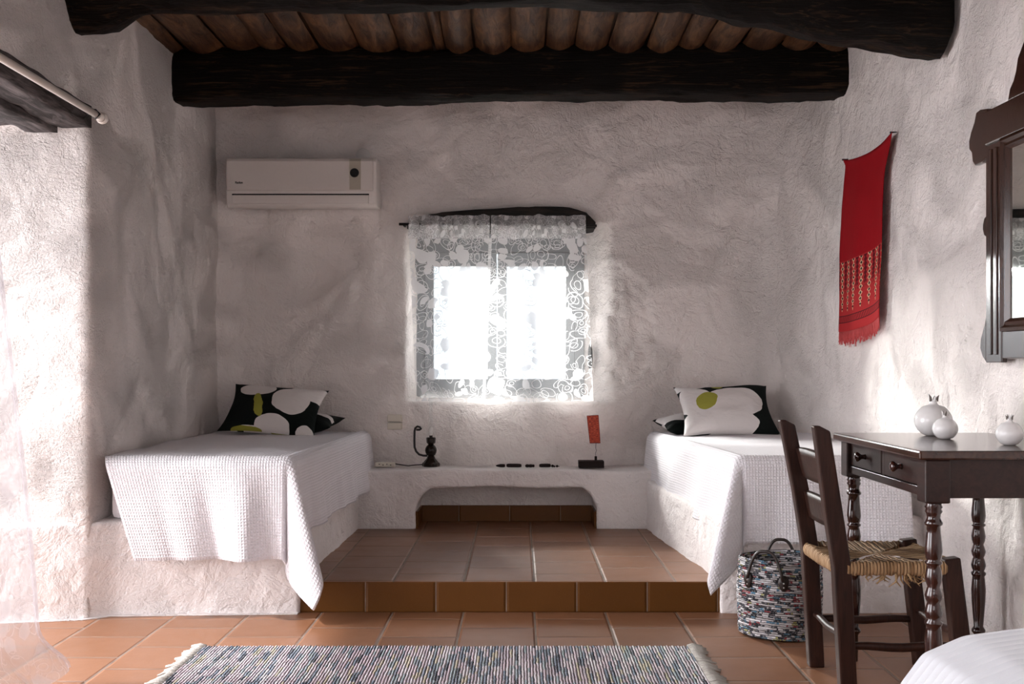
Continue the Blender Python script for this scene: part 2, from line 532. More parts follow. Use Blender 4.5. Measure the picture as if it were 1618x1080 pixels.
M['sheer'] = sheer('sheer window voile', 0.13, 0.80, 12.0, (0.93, 0.93, 0.94), 0.74, 1.0, 0.25)
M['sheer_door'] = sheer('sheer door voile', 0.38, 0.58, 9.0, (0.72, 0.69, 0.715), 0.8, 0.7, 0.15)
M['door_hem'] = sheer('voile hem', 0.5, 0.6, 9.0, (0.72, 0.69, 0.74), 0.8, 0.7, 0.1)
M['window_hem'] = sheer('voile centre hem', 0.62, 0.85, 15.0, (0.95, 0.95, 0.96), 0.85)
M['header'] = sheer('gathered voile heading', 0.36, 0.85, 15.0, (0.93, 0.93, 0.94), 0.85)

def glass_mat(name, tint=(1, 1, 1), gl=0.10):
    a = NT(name)
    tp = a.n('BsdfTransparent', {'Color': tint})
    gs = a.n('BsdfGlossy', {'Color': (1, 1, 1), 'Roughness': 0.02})
    lw = a.n('LayerWeight', {'Blend': 0.25})
    f = a.m('ADD', a.m('MULTIPLY', a.m('POWER', lw.outputs['Facing'], 2.0), 0.9), gl, clamp=True)
    a.surface(a.n('MixShader', {0: f, 1: tp.outputs[0], 2: gs.outputs[0]}))
    return a.mat
M['pane'] = glass_mat('window glass', (0.97, 0.99, 1.0), 0.02)
M['chimney'] = glass_mat('lamp chimney glass', (0.97, 0.98, 0.98), 0.05)

def mirror_mat():
    a = NT('silvered mirror')
    n = a.noise(a.pos(), 30, 2).outputs[0]
    a.bsdf(a.mix(n, (0.80, 0.82, 0.78), (0.86, 0.87, 0.83)), 0.02, None, Metallic=1.0)
    return a.mat
M['mirror'] = mirror_mat()

def rush_mat():
    a = NT('twisted rush cord')
    uv = a.n('SeparateXYZ', {0: a.uv()})
    u, v = uv.outputs[0], uv.outputs[1]
    cell = a.m('FLOOR', a.m('DIVIDE', u, 0.0105))
    f = a.m('ABSOLUTE', a.m('SINE', a.m('MULTIPLY', a.m('DIVIDE', u, 0.0105), PI)))
    rn = a.n('TexWhiteNoise', {'W': cell}, noise_dimensions='1D').outputs['Value']
    tw = a.m('SINE', a.m('ADD', a.m('MULTIPLY', v, 420.0), a.m('MULTIPLY', u, 700.0)))
    nz = a.noise(a.n('CombineXYZ', {0: a.m('MULTIPLY', u, 200.0), 1: a.m('MULTIPLY', v, 30.0)}).outputs[0], 1.0, 3).outputs[0]
    c = a.mix(a.m('ADD', a.m('MULTIPLY', rn, 0.5), a.m('MULTIPLY', nz, 0.5)), (0.24, 0.125, 0.055), (0.52, 0.335, 0.185))
    c = a.mix(a.n('MapRange', {0: f, 1: 0.0, 2: 0.35}).outputs[0], (0.06, 0.03, 0.012), c)
    h = a.m('ADD', a.m('POWER', f, 0.6), a.m('MULTIPLY', tw, 0.15))
    a.bsdf(c, 0.75, a.bump(h, 0.9, 0.006), Specular_IOR_Level=0.25)
    return a.mat
M['rush'] = rush_mat()

def rag_mat(name, along, across, stops, scale_along=14.0, cell=0.0075, bump=0.8):
    """woven rags: UV.x runs across the strips, UV.y along them"""
    a = NT(name)
    uv = a.n('SeparateXYZ', {0: a.uv()})
    u, v = uv.outputs[0], uv.outputs[1]
    q = a.m('ADD', a.m('DIVIDE', u, cell), a.m('MULTIPLY', a.m('SUBTRACT', a.noise(a.n('CombineXYZ', {0: a.m('MULTIPLY', u, 40), 1: a.m('MULTIPLY', v, 25)}).outputs[0], 1.0, 2).outputs[0], 0.5), 1.1))
    cell_i = a.m('FLOOR', q)
    v = a.m('ADD', v, a.m('MULTIPLY', a.n('TexWhiteNoise', {'W': cell_i}, noise_dimensions='1D').outputs['Value'], 0.37))
    f = a.m('ABSOLUTE', a.m('SINE', a.m('MULTIPLY', q, PI)))
    vec = a.n('CombineXYZ', {0: a.m('MULTIPLY', cell_i, 7.31), 1: a.m('MULTIPLY', v, scale_along), 2: 0.0}).outputs[0]
    vec2 = a.n('CombineXYZ', {0: a.m('MULTIPLY', cell_i, 3.17), 1: a.m('MULTIPLY', v, scale_along * 0.25), 2: 4.0}).outputs[0]
    n1 = a.n('TexWhiteNoise', {'Vector': a.n('VectorMath', {0: vec}, operation='FLOOR').outputs[0]}, noise_dimensions='3D').outputs['Value']
    n2 = a.noise(vec2, 1.0, 2).outputs[0]
    k = a.m('ADD', a.m('MULTIPLY', n1, 0.62), a.m('MULTIPLY', n2, 0.38))
    c = a.ramp(k, stops, 'CONSTANT')
    fleck = a.noise(a.n('CombineXYZ', {0: a.m('MULTIPLY', u, 300.0), 1: a.m('MULTIPLY', v, 110.0)}).outputs[0], 1.0, 2).outputs[0]
    c = a.mix(a.ramp(fleck, [(0.52, (0, 0, 0)), (0.62, (0.55, 0.55, 0.55))]), c, (0.72, 0.70, 0.72))
    c = a.mix(a.n('MapRange', {0: f, 1: 0.05, 2: 0.45}).outputs[0], (0.05, 0.05, 0.055), c)
    h = a.m('ADD', f, a.m('MULTIPLY', fleck, 0.5))
    a.bsdf(c, 0.9, a.bump(h, bump, 0.006), Specular_IOR_Level=0.15)
    return a.mat
M['rush_end'] = plain('loose rush', (0.40, 0.25, 0.12), 0.8, 0, 0.3, 200)
M['rug'] = rag_mat('rag rug weave', 1, 1, [(0.0, (0.05, 0.06, 0.08)), (0.20, (0.16, 0.20, 0.25)), (0.32, (0.42, 0.36, 0.40)), (0.42, (0.55, 0.46, 0.50)), (0.55, (0.28, 0.34, 0.36)), (0.62, (0.62, 0.58, 0.60)), (0.74, (0.50, 0.45, 0.33)), (0.79, (0.22, 0.26, 0.32))], 9.0, 0.0105)
M['basket'] = rag_mat('twisted paper coil', 1, 1, [(0.0, (0.02, 0.02, 0.025)), (0.13, (0.07, 0.075, 0.09)), (0.22, (0.60, 0.57, 0.58)), (0.36, (0.10, 0.22, 0.32)), (0.40, (0.03, 0.03, 0.035)), (0.49, (0.74, 0.71, 0.72)), (0.60, (0.35, 0.06, 0.07)), (0.63, (0.06, 0.06, 0.07)), (0.72, (0.42, 0.40, 0.16)), (0.745, (0.72, 0.70, 0.72)), (0.85, (0.05, 0.05, 0.06))], 42.0, 0.0080, 1.0)
M['fringe'] = plain('grey cotton fringe', (0.45, 0.42, 0.38), 0.9, 0, 0.5, 200)
M['scarf_fringe'] = plain('red cotton fringe', (0.50, 0.06, 0.06), 0.9, 0, 0.4, 200)

def scarf_mat():
    a = NT('red woven scarf')
    uv = a.n('SeparateXYZ', {0: a.uv()})
    u, v = uv.outputs[0], uv.outputs[1]          # u 0..1 across, v 0 bottom .. 1 top
    weft = a.noise(a.n('CombineXYZ', {0: a.m('MULTIPLY', u, 25), 1: a.m('MULTIPLY', v, 420)}).outputs[0], 1, 2).outputs[0]
    warp = a.noise(a.n('CombineXYZ', {0: a.m('MULTIPLY', u, 160), 1: a.m('MULTIPLY', v, 3)}).outputs[0], 1, 2).outputs[0]
    red = a.mix(a.m('ADD', a.m('MULTIPLY', weft, 0.5), a.m('MULTIPLY', warp, 0.5)), (0.21, 0.004, 0.008), (0.37, 0.009, 0.014))
    low = a.m('LESS_THAN', v, 0.425)
    red = a.mix(a.m('MULTIPLY', low, 0.45), red, (0.50, 0.045, 0.045))
    # chains of lozenges in columns
    cu = a.m('MULTIPLY', u, 6.3)
    fu = a.m('ABSOLUTE', a.m('SUBTRACT', a.m('FRACT', cu), 0.5))         # 0 centre .. .5 edge
    cv = a.m('MULTIPLY', v, 30.0)
    fv = a.m('ABSOLUTE', a.m('SUBTRACT', a.m('FRACT', cv), 0.5))
    dia = a.m('ADD', a.m('MULTIPLY', fu, 1.9), a.m('MULTIPLY', fv, 0.85))
    taper = a.m('ADD', 0.12, a.m('MULTIPLY', fu, 0.32))
    zone = a.m('MULTIPLY', a.m('LESS_THAN', v, 0.42), a.m('GREATER_THAN', v, taper))
    cream = a.m('MULTIPLY', a.m('LESS_THAN', dia, 0.46), zone)
    dark = a.m('MULTIPLY', a.m('LESS_THAN', dia, 0.24), zone)
    edge = a.m('MULTIPLY', a.m('GREATER_THAN', fu, 0.33), zone)
    jag = a.m('GREATER_THAN', a.m('ADD', a.m('MULTIPLY', a.m('SINE', a.m('MULTIPLY', v, 260.0)), 0.07), fu), 0.36)
    c = a.mix(a.m('MULTIPLY', edge, jag), red, (0.10, 0.008, 0.012))
    c = a.mix(a.m('MULTIPLY', cream, a.m('GREATER_THAN', a.noise(a.n('CombineXYZ', {0: a.m('MULTIPLY', u, 60), 1: a.m('MULTIPLY', v, 90)}).outputs[0], 1, 1).outputs[0], 0.42)), c, (0.62, 0.42, 0.26))
    c = a.mix(dark, c, (0.03, 0.02, 0.02))
    bz = a.m('MULTIPLY', a.m('GREATER_THAN', v, 0.055), a.m('LESS_THAN', v, 0.105))
    bl = a.m('MULTIPLY', bz, a.m('GREATER_THAN', a.m('ABSOLUTE', a.m('SUBTRACT', v, 0.08)), 0.019))
    zz = a.m('MULTIPLY', bz, a.m('GREATER_THAN', a.m('SINE', a.m('ADD', a.m('MULTIPLY', u, 210.0), a.m('MULTIPLY', v, 160.0))), 0.25))
    c = a.mix(a.m('MAXIMUM', bl, zz), c, (0.09, 0.01, 0.012))
    a.bsdf(c, 0.85, a.bump(weft, 0.3, 0.002), Specular_IOR_Level=0.08)
    return a.mat
M['scarf'] = scarf_mat()

def flag_mat():
    a = NT('rust red textile')
    p = a.mapping(a.obj(), (70, 1, 260))
    n = a.noise(p, 1.0, 3).outputs[0]
    c = a.ramp(n, [(0.35, (0.18, 0.02, 0.015)), (0.6, (0.56, 0.085, 0.04)), (0.75, (0.66, 0.22, 0.12))])
    a.bsdf(c, 0.85, a.bump(n, 0.4, 0.002))
    return a.mat
M['flag'] = flag_mat()
M['flag_edge'] = plain('dark flag binding', (0.10, 0.02, 0.015), 0.8)
M['ground'] = plain('pale bounce ground', (0.60, 0.57, 0.52), 0.9, 0, 0.3, 20)
M['bulb'] = plain('frosted bulb', (0.80, 0.78, 0.74), 0.2)

# ------------------------------------------------------------------ the setting
def wall_x(y):
    return 1.725 - 0.075 * sstep(4.6, 6.5, y) - 0.16 * sstep(5.9, 6.6, y) ** 2

# window hole at the window plane (Y = 6.80)
WX0, WX1, WZ0, WZ1 = -0.615, 0.385, 0.846, 1.862
def back_y(x, z):
    u, v = 0.88 * x + 0.47 * z, -0.47 * x + 0.88 * z
    y = 6.55 + 0.018 * fbm(x, 0, z, 1.6, 2) + 0.008 * fbm(x, 3, z, 8.0, 3)
    y += 0.030 * (abs(fbm(u * 0.45, 5, v, 2.6, 4)) - 0.3) * sstep(0.8, 1.5, z)
    # uneven softened corner at the right
    y -= 0.26 * sstep(1.28, 1.75, x) ** 1.8
    y -= 0.06 * sstep(-1.62, -1.80, x)
    # bulge above the bench, slight lean at the top
    y -= 0.02 * sstep(2.0, 2.5, z)
    wob = 0.012 * fbm(x, 7, z, 5.0, 2)
    dl = (x - (WX0 - 0.055 + wob)) / 0.055
    dr = ((WX1 + 0.20 + wob * 2.5) - x) / 0.20
    db = (z - (WZ0 - 0.012)) / 0.03
    dt = ((WZ1 + 0.045) - z) / 0.045
    d = min(sstep(0, 1, dl), sstep(0, 1, dr) ** 1.2, sstep(0, 1, db), sstep(0, 1, dt))
    y += (6.80 - y) * d
    # ragged plaster scar to the right of the window
    sx = math.hypot((x - 0.56) / 0.24, (z - 1.26 - 0.25 * (x - 0.56)) / 0.36) + 0.45 * fbm(x, 9, z, 3.6, 4)
    y += (0.030 * sstep(1.06, 0.98, sx) + 0.018 * fbm(x, 2, z, 16, 3) * sstep(1.15, 0.9, sx)) * (1 - d)
    return y

bm = bmesh.new()
x0, x1, z0, z1, st = -2.0, 1.95, -0.02, 2.85, 0.0125
nx, nz = int((x1 - x0) / st), int((z1 - z0) / st)
G = [[None] * (nz + 1) for _ in range(nx + 1)]
for i in range(nx + 1):
    x = x0 + st * i
    for j in range(nz + 1):
        z = z0 + st * j
        G[i][j] = bm.verts.new((x, back_y(x, z), z))
for i in range(nx):
    for j in range(nz):
        xc, zc = x0 + st * (i + .5), z0 + st * (j + .5)
        if WX0 + 0.01 < xc < WX1 - 0.01 and WZ0 + 0.015 < zc < WZ1 - 0.01: continue
        bm.faces.new([G[i][j], G[i][j + 1], G[i + 1][j + 1], G[i + 1][j]])
wb_o = obj('wall_back', bm, M['plaster'])
setp(wb_o, kind='structure')
for p in wb_o.data.polygons: pass

bm = bmesh.new()
def rw(a, b):
    y = -1.4 + a * 8.3
    z = -0.02 + b * 2.87
    x = wall_x(y) + 0.018 * fbm(1, y, z, 1.4, 2) + 0.008 * fbm(2, y, z, 7.0, 3)
    return (x, y, z)
surf(bm, 360, 140, rw)
setp(obj('wall_right', bm, M['plaster']), kind='structure')

# left wall with the doorway: fused pieces, thick, hand-rounded
bm = bmesh.new()
box(bm, -2.40, -1.775, 4.565, 6.75, -0.05, 2.85)
box(bm, -2.40, -1.775, 2.4, 4.8, 2.06, 2.85)
box(bm, -2.40, -1.775, 2.15, 2.75, -0.05, 2.85)
box(bm, -2.40, -1.775, -1.4, 2.3, 2.06, 2.85)  # bridges an unseen second opening, added to let side light in
box(bm, -2.40, -1.775, -1.4, 0.0, -0.05, 2.85)
setp(remeshed('wall_left', bm, 0.021, (0.016, 0.006), (1.8, 9.0), 4, mat=M['plaster_jamb']), kind='structure')

# unseen wall behind the viewer, its opening shaped to cut the front light
bm = bmesh.new()
for xa, xb, za, zb in ((-1.9, 1.8, 0.0, 0.95), (-1.9, 1.8, 2.15, 2.75), (-1.9, -1.25, 0.95, 2.15), (1.05, 1.8, 0.95, 2.15)):
    box(bm, xa, xb, -1.42, -1.32, za, zb)
setp(obj('wall_front', bm, M['plaster_base'], smooth=False), kind='structure')

# floor, platform step
bm = bmesh.new()
box(bm, -2.9, 1.9, -1.4, 4.72, -0.06, 0.0)
setp(obj('floor', bm, M['tile'], smooth=False), kind='structure')
bm = bmesh.new()
vs = box(bm, -0.985, 0.93, 4.697, 6.57, 0.0, 0.131)
for f in bm.faces:
    f.material_index = 1 if abs(f.normal.y) > 0.9 or f.calc_center_median().y < 4.70 else 0
o = obj('floor_platform', bm, [M['tile'], M['riser']], smooth=False, bevel=0.006)
setp(o, kind='structure')

# ceiling of rounded old boards
bm = bmesh.new()
edges_px = [150, 212, 274, 340, 399, 444, 494, 560, 625, 682, 700, 747, 807, 862, 910, 965, 1025, 1077, 1119, 1178, 1243, 1300, 1360, 1420]
ex = [(p - 819) * 5.5 / 1740 for p in edges_px]
ex[0] = -2.05
ex[-1] = 1.98
for k in range(len(ex) - 1):
    a0, a1 = ex[k] + 0.004, ex[k + 1] - 0.004
    wv = a1 - a0
    sag = 0.012 + 0.20 * wv * random.uniform(0.6, 1.1)
    lift = random.uniform(-0.008, 0.008)
    def pl(s, t, a0=a0, wv=wv, sag=sag, lift=lift, k=k):
        y = -1.4 + t * 8.0
        x = a0 + s * wv + 0.012 * fbm(k * 3.1, y, 0, 1.1, 2)
        z = 2.70 + lift - sag * math.sin(PI * s) ** 0.7 + 0.006 * fbm(x, y, k, 9, 2)
        return (x, y, z)
    surf(bm, 8, 120, pl)
bm2v = box(bm, -2.4, 2.0, -1.4, 6.75, 2.72, 2.85)
setp(obj('ceiling', bm, M['plank']), kind='structure')

# ------------------------------------------------------------------ beams
def hewn_beam(name, secs, label, sq=2.6, n=28, sub=90, amp=0.016):
    """secs: (x, y, zc, ry, rz) along X; superellipse section"""
    bm = bmesh.new()
    rings = []
    X0, X1 = secs[0][0], secs[-1][0]
    for i in range(sub + 1):
        x = X0 + (X1 - X0) * i / sub
        for a, b in zip(secs, secs[1:]):
            if a[0] <= x <= b[0] + 1e-6:
                t = sstep(a[0], b[0], x)
                y, zc, ry, rz = [a[q] + (b[q] - a[q]) * t for q in range(1, 5)]
                break
        ring = []
        for k in range(n):
            th = 2 * PI * (k + 0.5) / n
            c, s = math.cos(th), math.sin(th)
            px = math.copysign(abs(c) ** (2 / sq), c)
            pz = math.copysign(abs(s) ** (2 / sq), s)
            d = amp * fbm(x * 0.7, px * 0.5, pz * 0.5, 3.0, 3) + 0.4 * amp * fbm(x, px * .3, pz * .3, 14, 2)
            ring.append(bm.verts.new((x, y + px * (ry + d), zc + pz * (rz + d))))
        rings.append(ring)
    for a, b in zip(rings, rings[1:]):
        for k in range(n):
            j = (k + 1) % n
            bm.faces.new([a[k], a[j], b[j], b[k]])
    bm.faces.new(rings[0])
    bm.faces.new(list(reversed(rings[-1])))
    o = obj(name, bm, M['beam'])
    return setp(o, label, 'beam')

hewn_beam('ceiling_beam', [(-1.80, 5.78, 2.555, 0.13, 0.135), (-0.6, 5.78, 2.562, 0.13, 0.13), (0.3, 5.78, 2.582, 0.13, 0.125), (1.72, 5.74, 2.58, 0.13, 0.135)],
          'squared black hewn ceiling beam spanning just in front of the back wall', sq=5.0)
hewn_beam('ceiling_log', [(-1.84, 4.46, 2.565, 0.17, 0.17), (-1.66, 4.44, 2.565, 0.17, 0.17), (-1.48, 4.40, 2.61, 0.15, 0.15), (-0.4, 4.36, 2.615, 0.15, 0.15), (0.1, 4.36, 2.635, 0.15, 0.15), (0.62, 4.40, 2.625, 0.155, 0.155), (0.97, 4.44, 2.59, 0.165, 0.165), (1.36, 4.46, 2.52, 0.175, 0.17), (1.705, 4.48, 2.465, 0.175, 0.17)],
          'crooked dark log beam dipping to the right, nearest the top edge', sq=2.4, amp=0.022)

# lintel over the back window
bm = bmesh.new()
pts = []
top = [(-0.655, 1.885), (-0.60, 1.925), (-0.45, 1.955), (-0.25, 1.965), (-0.05, 1.985), (0.15, 1.992), (0.30, 1.985), (0.40, 1.955), (0.455, 1.90)]
bot = [(0.455, 1.862), (-0.655, 1.862)]
prism(bm, bot + list(reversed(top))[0:0] + [] + [(x, z) for x, z in top][::1] if False else [(-0.655, 1.862)] + top + [(0.455, 1.862)], 'Y', 6.49, 6.79)
bmesh.ops.triangulate(bm, faces=[f for f in bm.faces if len(f.verts) > 4])
bmesh.ops.subdivide_edges(bm, edges=bm.edges[:], cuts=3, use_grid_fill=True)
for v in bm.verts:
    v.co.y += 0.008 * fbm(v.co.x, v.co.y, v.co.z, 9, 2)
    v.co.z += 0.006 * fbm(v.co.x, v.co.y + 4, v.co.z, 12, 2)
setp(obj('window_lintel', bm, M['lintel_x'], auto=40), 'charred ragged wooden lintel above the back window', 'lintel')

# lintel boards over the doorway on the left
lt = empty('door_lintel', (-1.9, 3.6, 2.03), 'weathered dark timber lintel over the doorway behind the cream curtain rod', 'lintel')
for k, (xa, xb, dz) in enumerate([(-1.885, -1.762, 0.0), (-2.03, -1.89, -0.018), (-2.20, -2.035, 0.0), (-2.36, -2.205, -0.01)]):
    bm = bmesh.new()
    def lb(s, t, xa=xa, xb=xb, dz=dz, k=k):
        y = 2.6 + t * (4.55 - 2.6 - (0.02 * k))
        r = [(xa, 2.12), (xa, 2.03), (xb, 2.03), (xb, 2.12), (xa, 2.12)]
        q = min(int(s * 4), 3)
        f = s * 4 - q
        x = r[q][0] + (r[q + 1][0] - r[q][0]) * f
        z = r[q][1] + (r[q + 1][1] - r[q][1]) * f + dz
        return (x + 0.010 * fbm(y, x, k, 5, 2), y, z + 0.012 * fbm(x, y, k * 3, 6, 2) + 0.015 * fbm(0, y, k, 2, 1))
    surf(bm, 16, 60, lb)
    obj('board', bm, M['lintel'], lt)

# ground outside the back window, added to bounce sunlight
bm = bmesh.new()
box(bm, -9, 9, 7.2, 22, -0.4, -0.3)
setp(obj('bounce_ground', bm, M['ground'], smooth=False), kind='structure')

# ------------------------------------------------------------------ window
bm = bmesh.new()
yb0, yb1 = 6.775, 6.83
def rectframe(bm, xa, xb, za, zb, w, wb, wt, ya, yb_):
    box(bm, xa, xa + w, ya, yb_, za, zb)
    box(bm, xb - w, xb, ya, yb_, za, zb)
    box(bm, xa + w, xb - w, ya, yb_, za, za + wb)
    box(bm, xa + w, xb - w, ya, yb_, zb - wt, zb)
rectframe(bm, WX0 - 0.02, WX1 + 0.02, WZ0 - 0.02, WZ1 + 0.03, 0.065, 0.075, 0.15, yb0, yb1)
win = obj('window_1', bm, M['frame'], smooth=False, bevel=0.004)
setp(win, kind='structure')
xm = -0.13
for xa, xb in ((WX0 + 0.04, xm - 0.004), (xm + 0.004, WX1 - 0.04)):
    bm = bmesh.new()
    rectframe(bm, xa, xb, WZ0 + 0.05, WZ1 - 0.115, 0.055, 0.075, 0.085, 6.765, 6.81)
    sh = obj('sash', bm, M['frame'], win, smooth=False, bevel=0.004)
    bm = bmesh.new()
    box(bm, xa + 0.05, xb - 0.05, 6.785, 6.789, WZ0 + 0.12, WZ1 - 0.19)
    obj('pane', bm, M['pane'], sh, smooth=False)
# iron latch on the right reveal
bm = bmesh.new()
lathe(bm, [(0, 0.012), (0.02, 0.026), (0.07, 0.032), (0.12, 0.028), (0.15, 0.014), (0.16, 0.0)], (0.435, 6.665, 1.03), 14)
for v in bm.verts: v.co.x = 0.435 + (v.co.x - 0.435) * 0.45
setp(obj('shutter_latch', bm, M['black_iron']), 'dark iron shutter latch on the right side of the window recess', 'latch')

# ------------------------------------------------------------------ masonry beds and bench
bm = bmesh.new()
prism(bm, [(-2.38, 4.46), (-1.80, 4.57), (-1.70, 4.64), (-0.93, 4.68), (-0.905, 6.56), (-1.785, 6.56), (-1.785, 4.70), (-2.38, 4.70)], 'Z', -0.03, 0.40)
bedl = remeshed('bed_plinth', bm, 0.018, (0.012, 0.004), (2.5, 12), 3, mat=M['plaster_base'])
setp(bedl, 'whitewashed masonry bed plinth under the left bed', 'bed base', 'masonry bed plinths')
bm = bmesh.new()
prism(bm, [(0.855, 4.68), (1.735, 4.68), (1.66, 6.0), (1.55, 6.52), (0.70, 6.55)], 'Z', -0.03, 0.40)
bedr = remeshed('bed_plinth', bm, 0.018, (0.012, 0.004), (2.5, 12), 3, mat=M['plaster_base'])
setp(bedr, 'whitewashed masonry bed plinth under the right bed behind the basket', 'bed base', 'masonry bed plinths')

bm = bmesh.new()
box(bm, -0.97, 0.80, 6.22, 6.55, 0.365, 0.462)
box(bm, -0.97, -0.58, 6.22, 6.55, 0.12, 0.42)
box(bm, 0.44, 0.80, 6.22, 6.55, 0.12, 0.42)
for xc, s in ((-0.58, 1), (0.44, -1)):        # rounded shoulders of the opening
    prism(bm, [(xc, 0.375), (xc + s * 0.09, 0.375), (xc + s * 0.055, 0.345), (xc + s * 0.025, 0.31), (xc, 0.25)], 'Y', 6.22, 6.55)
bench = remeshed('masonry_bench', bm, 0.012, (0.008, 0.003), (3, 14), 3, mat=M['plaster_base'])
setp(bench, 'low whitewashed masonry bench with a rounded niche between the beds', 'bench')
# whitewash brushed along the foot of the plinth and jamb
bm = bmesh.new()
prism(bm, [(-2.38, 4.435), (-1.80, 4.545), (-1.70, 4.615), (-0.935, 4.655), (-0.935, 4.69), (-2.38, 4.6)], 'Z', 0.0005, 0.004)
setp(obj('baseboard_left', bm, M['plaster_base'], smooth=False), kind='structure')
# tile skirting inside the niche
bm = bmesh.new()
box(bm, -0.575, 0.435, 6.515, 6.53, 0.131, 0.226)
prism(bm, [(6.24, 0.131), (6.515, 0.131), (6.515, 0.226), (6.24, 0.226)], 'X', -0.585, -0.568)
prism(bm, [(6.24, 0.131), (6.515, 0.131), (6.515, 0.226), (6.24, 0.226)], 'X', 0.43, 0.447)
setp(obj('trim_1', bm, M['riser'], smooth=False, bevel=0.003), kind='structure')

# ------------------------------------------------------------------ mattresses and bedspreads
def mattress(name, pts, label, z0=0.395, z1=0.645):
    bm = bmesh.new()
    prism(bm, pts, 'Z', z0, z1)
    o = obj(name, bm, M['waffle'], smooth=False, bevel=0.03)
    return setp(o, label, 'mattress', 'mattresses on the masonry plinths')

def bedspread(name, sgn, xin, xb, xf, yb, yf, top, a, b, label, shear=0.0, seed=0.0, corner=0.10, front_scale=1.0):
    """drape over a bed: sgn=+1 the room side is +X. xb/xf: room-side edge at back/front; a side drop, b front drop"""
    r = 0.055
    L = yb - yf
    Wm = abs(xf - xin)
    bm = bmesh.new()
    ns, nt = 110, 190
    sa, ta = Wm - r, L - r
    S1, T1 = sa + a + r * PI / 2 - r + r, ta + b + r
    def prof(q):
        if q <= 0: return 0.0, 0.0
        qa = r * PI / 2
        if q < qa: return r * math.sin(q / r), r * (1 - math.cos(q / r))
        e = q - qa
        return r + 0.10 * e, r + e * 0.992
    def pos(s, t):
        ds, dt = s - sa, t - ta
        tt = min(t, ta) / L
        edge = xb + (xf - xb) * tt
        wloc = abs(edge - xin)
        z = top
        ox = oy = 0.0
        if ds <= 0 and dt <= 0:
            z += 0.006 * fbm(s, t, seed, 4, 2) - 0.012 * (1 - min(1, -max(ds, -0.2) / 0.2))
            sx, ty = s, t
        else:
            dsx, dty = max(ds, 0), max(dt, 0)
            rho = math.hypot(dsx, dty)
            th = math.atan2(dty, dsx)
            h, dr = prof(rho)
            am = max(0.0, rho - 0.05)
            sd = min(s, sa)
            ff = (0.50 * math.sin(sd * 12.0 + seed) + 0.35 * math.sin(sd * 21.0 + 1.3 + seed * 2) + 0.9 * fbm(sd, 0, seed, 6, 2)) * math.sin(th) ** 2
            fs = (0.30 * math.sin(min(t, ta) * 9.0 + seed) + 0.5 * fbm(0, min(t, ta), seed, 5, 2)) * math.cos(th) ** 2
            cf = math.sin(2 * th)
            h += am * 0.10 * (ff * front_scale + 1.4 * fs) + am * corner * 1.6 * cf * cf - am * 0.25 * cf * math.sin(6 * th) 
            h = max(h, min(r, rho) * 0.6)
            z -= dr * (1 + 0.12 * cf)
            ox = math.cos(th) * h
            oy = math.sin(th) * h
            sx, ty = min(s, sa), min(t, ta)
            z -= 0.0
        x = sx * wloc / Wm * (sa / sa)
        base = xin + sgn * (sx / sa) * (wloc - r)
        # the hanging front leans away from the wall side
        sh = shear * max(0.0, dt) * (1 - sx / sa)
        return (base + sgn * (ox + sh), yb - ty - oy, z)
    def fn(i, j):
        return pos(i * S1, j * T1)
    surf(bm, ns, nt, fn, lambda i, j: (i * S1, j * T1))
    o = obj(name, bm, M['waffle'])
    sd = o.modifiers.new('thick', 'SOLIDIFY')
    sd.thickness = 0.006
    sd.offset = 1
    return setp(o, label, 'bedspread', 'white waffle bedspreads')

mattress('mattress', [(-1.74, 4.69), (-0.985, 4.69), (-0.905, 6.46), (-1.74, 6.46)], 'white mattress whose edge shows at the wall end of the left bed')
mattress('mattress', [(0.97, 4.72), (1.60, 4.72), (1.60, 6.40), (0.80, 6.46)], 'white mattress under the spread of the right bed, behind the table')
bedspread('bedspread', 1, -1.752, -0.87, -0.935, 6.49, 4.615, 0.665, 0.27, 0.40, 'white waffle bedspread hanging over the front of the left bed', shear=0.36, seed=0.4)
bedspread('bedspread', -1, 1.655, 0.755, 0.915, 6.44, 4.66, 0.665, 0.27, 0.34, 'white waffle bedspread on the right bed behind the chair and table', seed=2.1, front_scale=0.7)

# third bed at the bottom right corner of the view
bm = bmesh.new()
def b3(s, t):
    # rounded slab: s around from left side over top, t along Y
    y = 2.36 - t * 1.3
    prof = [(0.76, 0.10), (0.765, 0.30), (0.785, 0.40), (0.835, 0.465), (0.92, 0.50), (1.06, 0.518), (1.3, 0.525), (1.66, 0.525)]
    q = s * (len(prof) - 1)
    i = min(int(q), len(prof) - 2)
    f = q - i
    x = prof[i][0] + (prof[i + 1][0] - prof[i][0]) * f
    z = prof[i][1] + (prof[i + 1][1] - prof[i][1]) * f
    # rounded far end
    e = max(0.0, (0.10 - t) / 0.10)
    z = 0.10 + (z - 0.10) * (1 - 0.22 * e ** 2.5)
    y -= 0.0
    x += (0.10 * e ** 2.5) * max(0.0, (1.0 - s * 1.6))
    return (x, y, z + 0.003 * fbm(x, y, 0, 6, 2))
surf(bm, 60, 80, b3, lambda s, t: (t * 1.3, s * 1.5))
g = [v for v in bm.verts if abs(v.co.y - 2.36) < 1e-4]
o = obj('bed_cover', bm, M['waffle_blue'])
ss = o.modifiers.new('sub', 'SUBSURF')
ss.levels = ss.render_levels = 1
sd = o.modifiers.new('thick', 'SOLIDIFY')
sd.thickness = 0.08
sd.offset = -1
setp(o, 'white ribbed bed cover on the bed at the near right corner', 'bed cover')

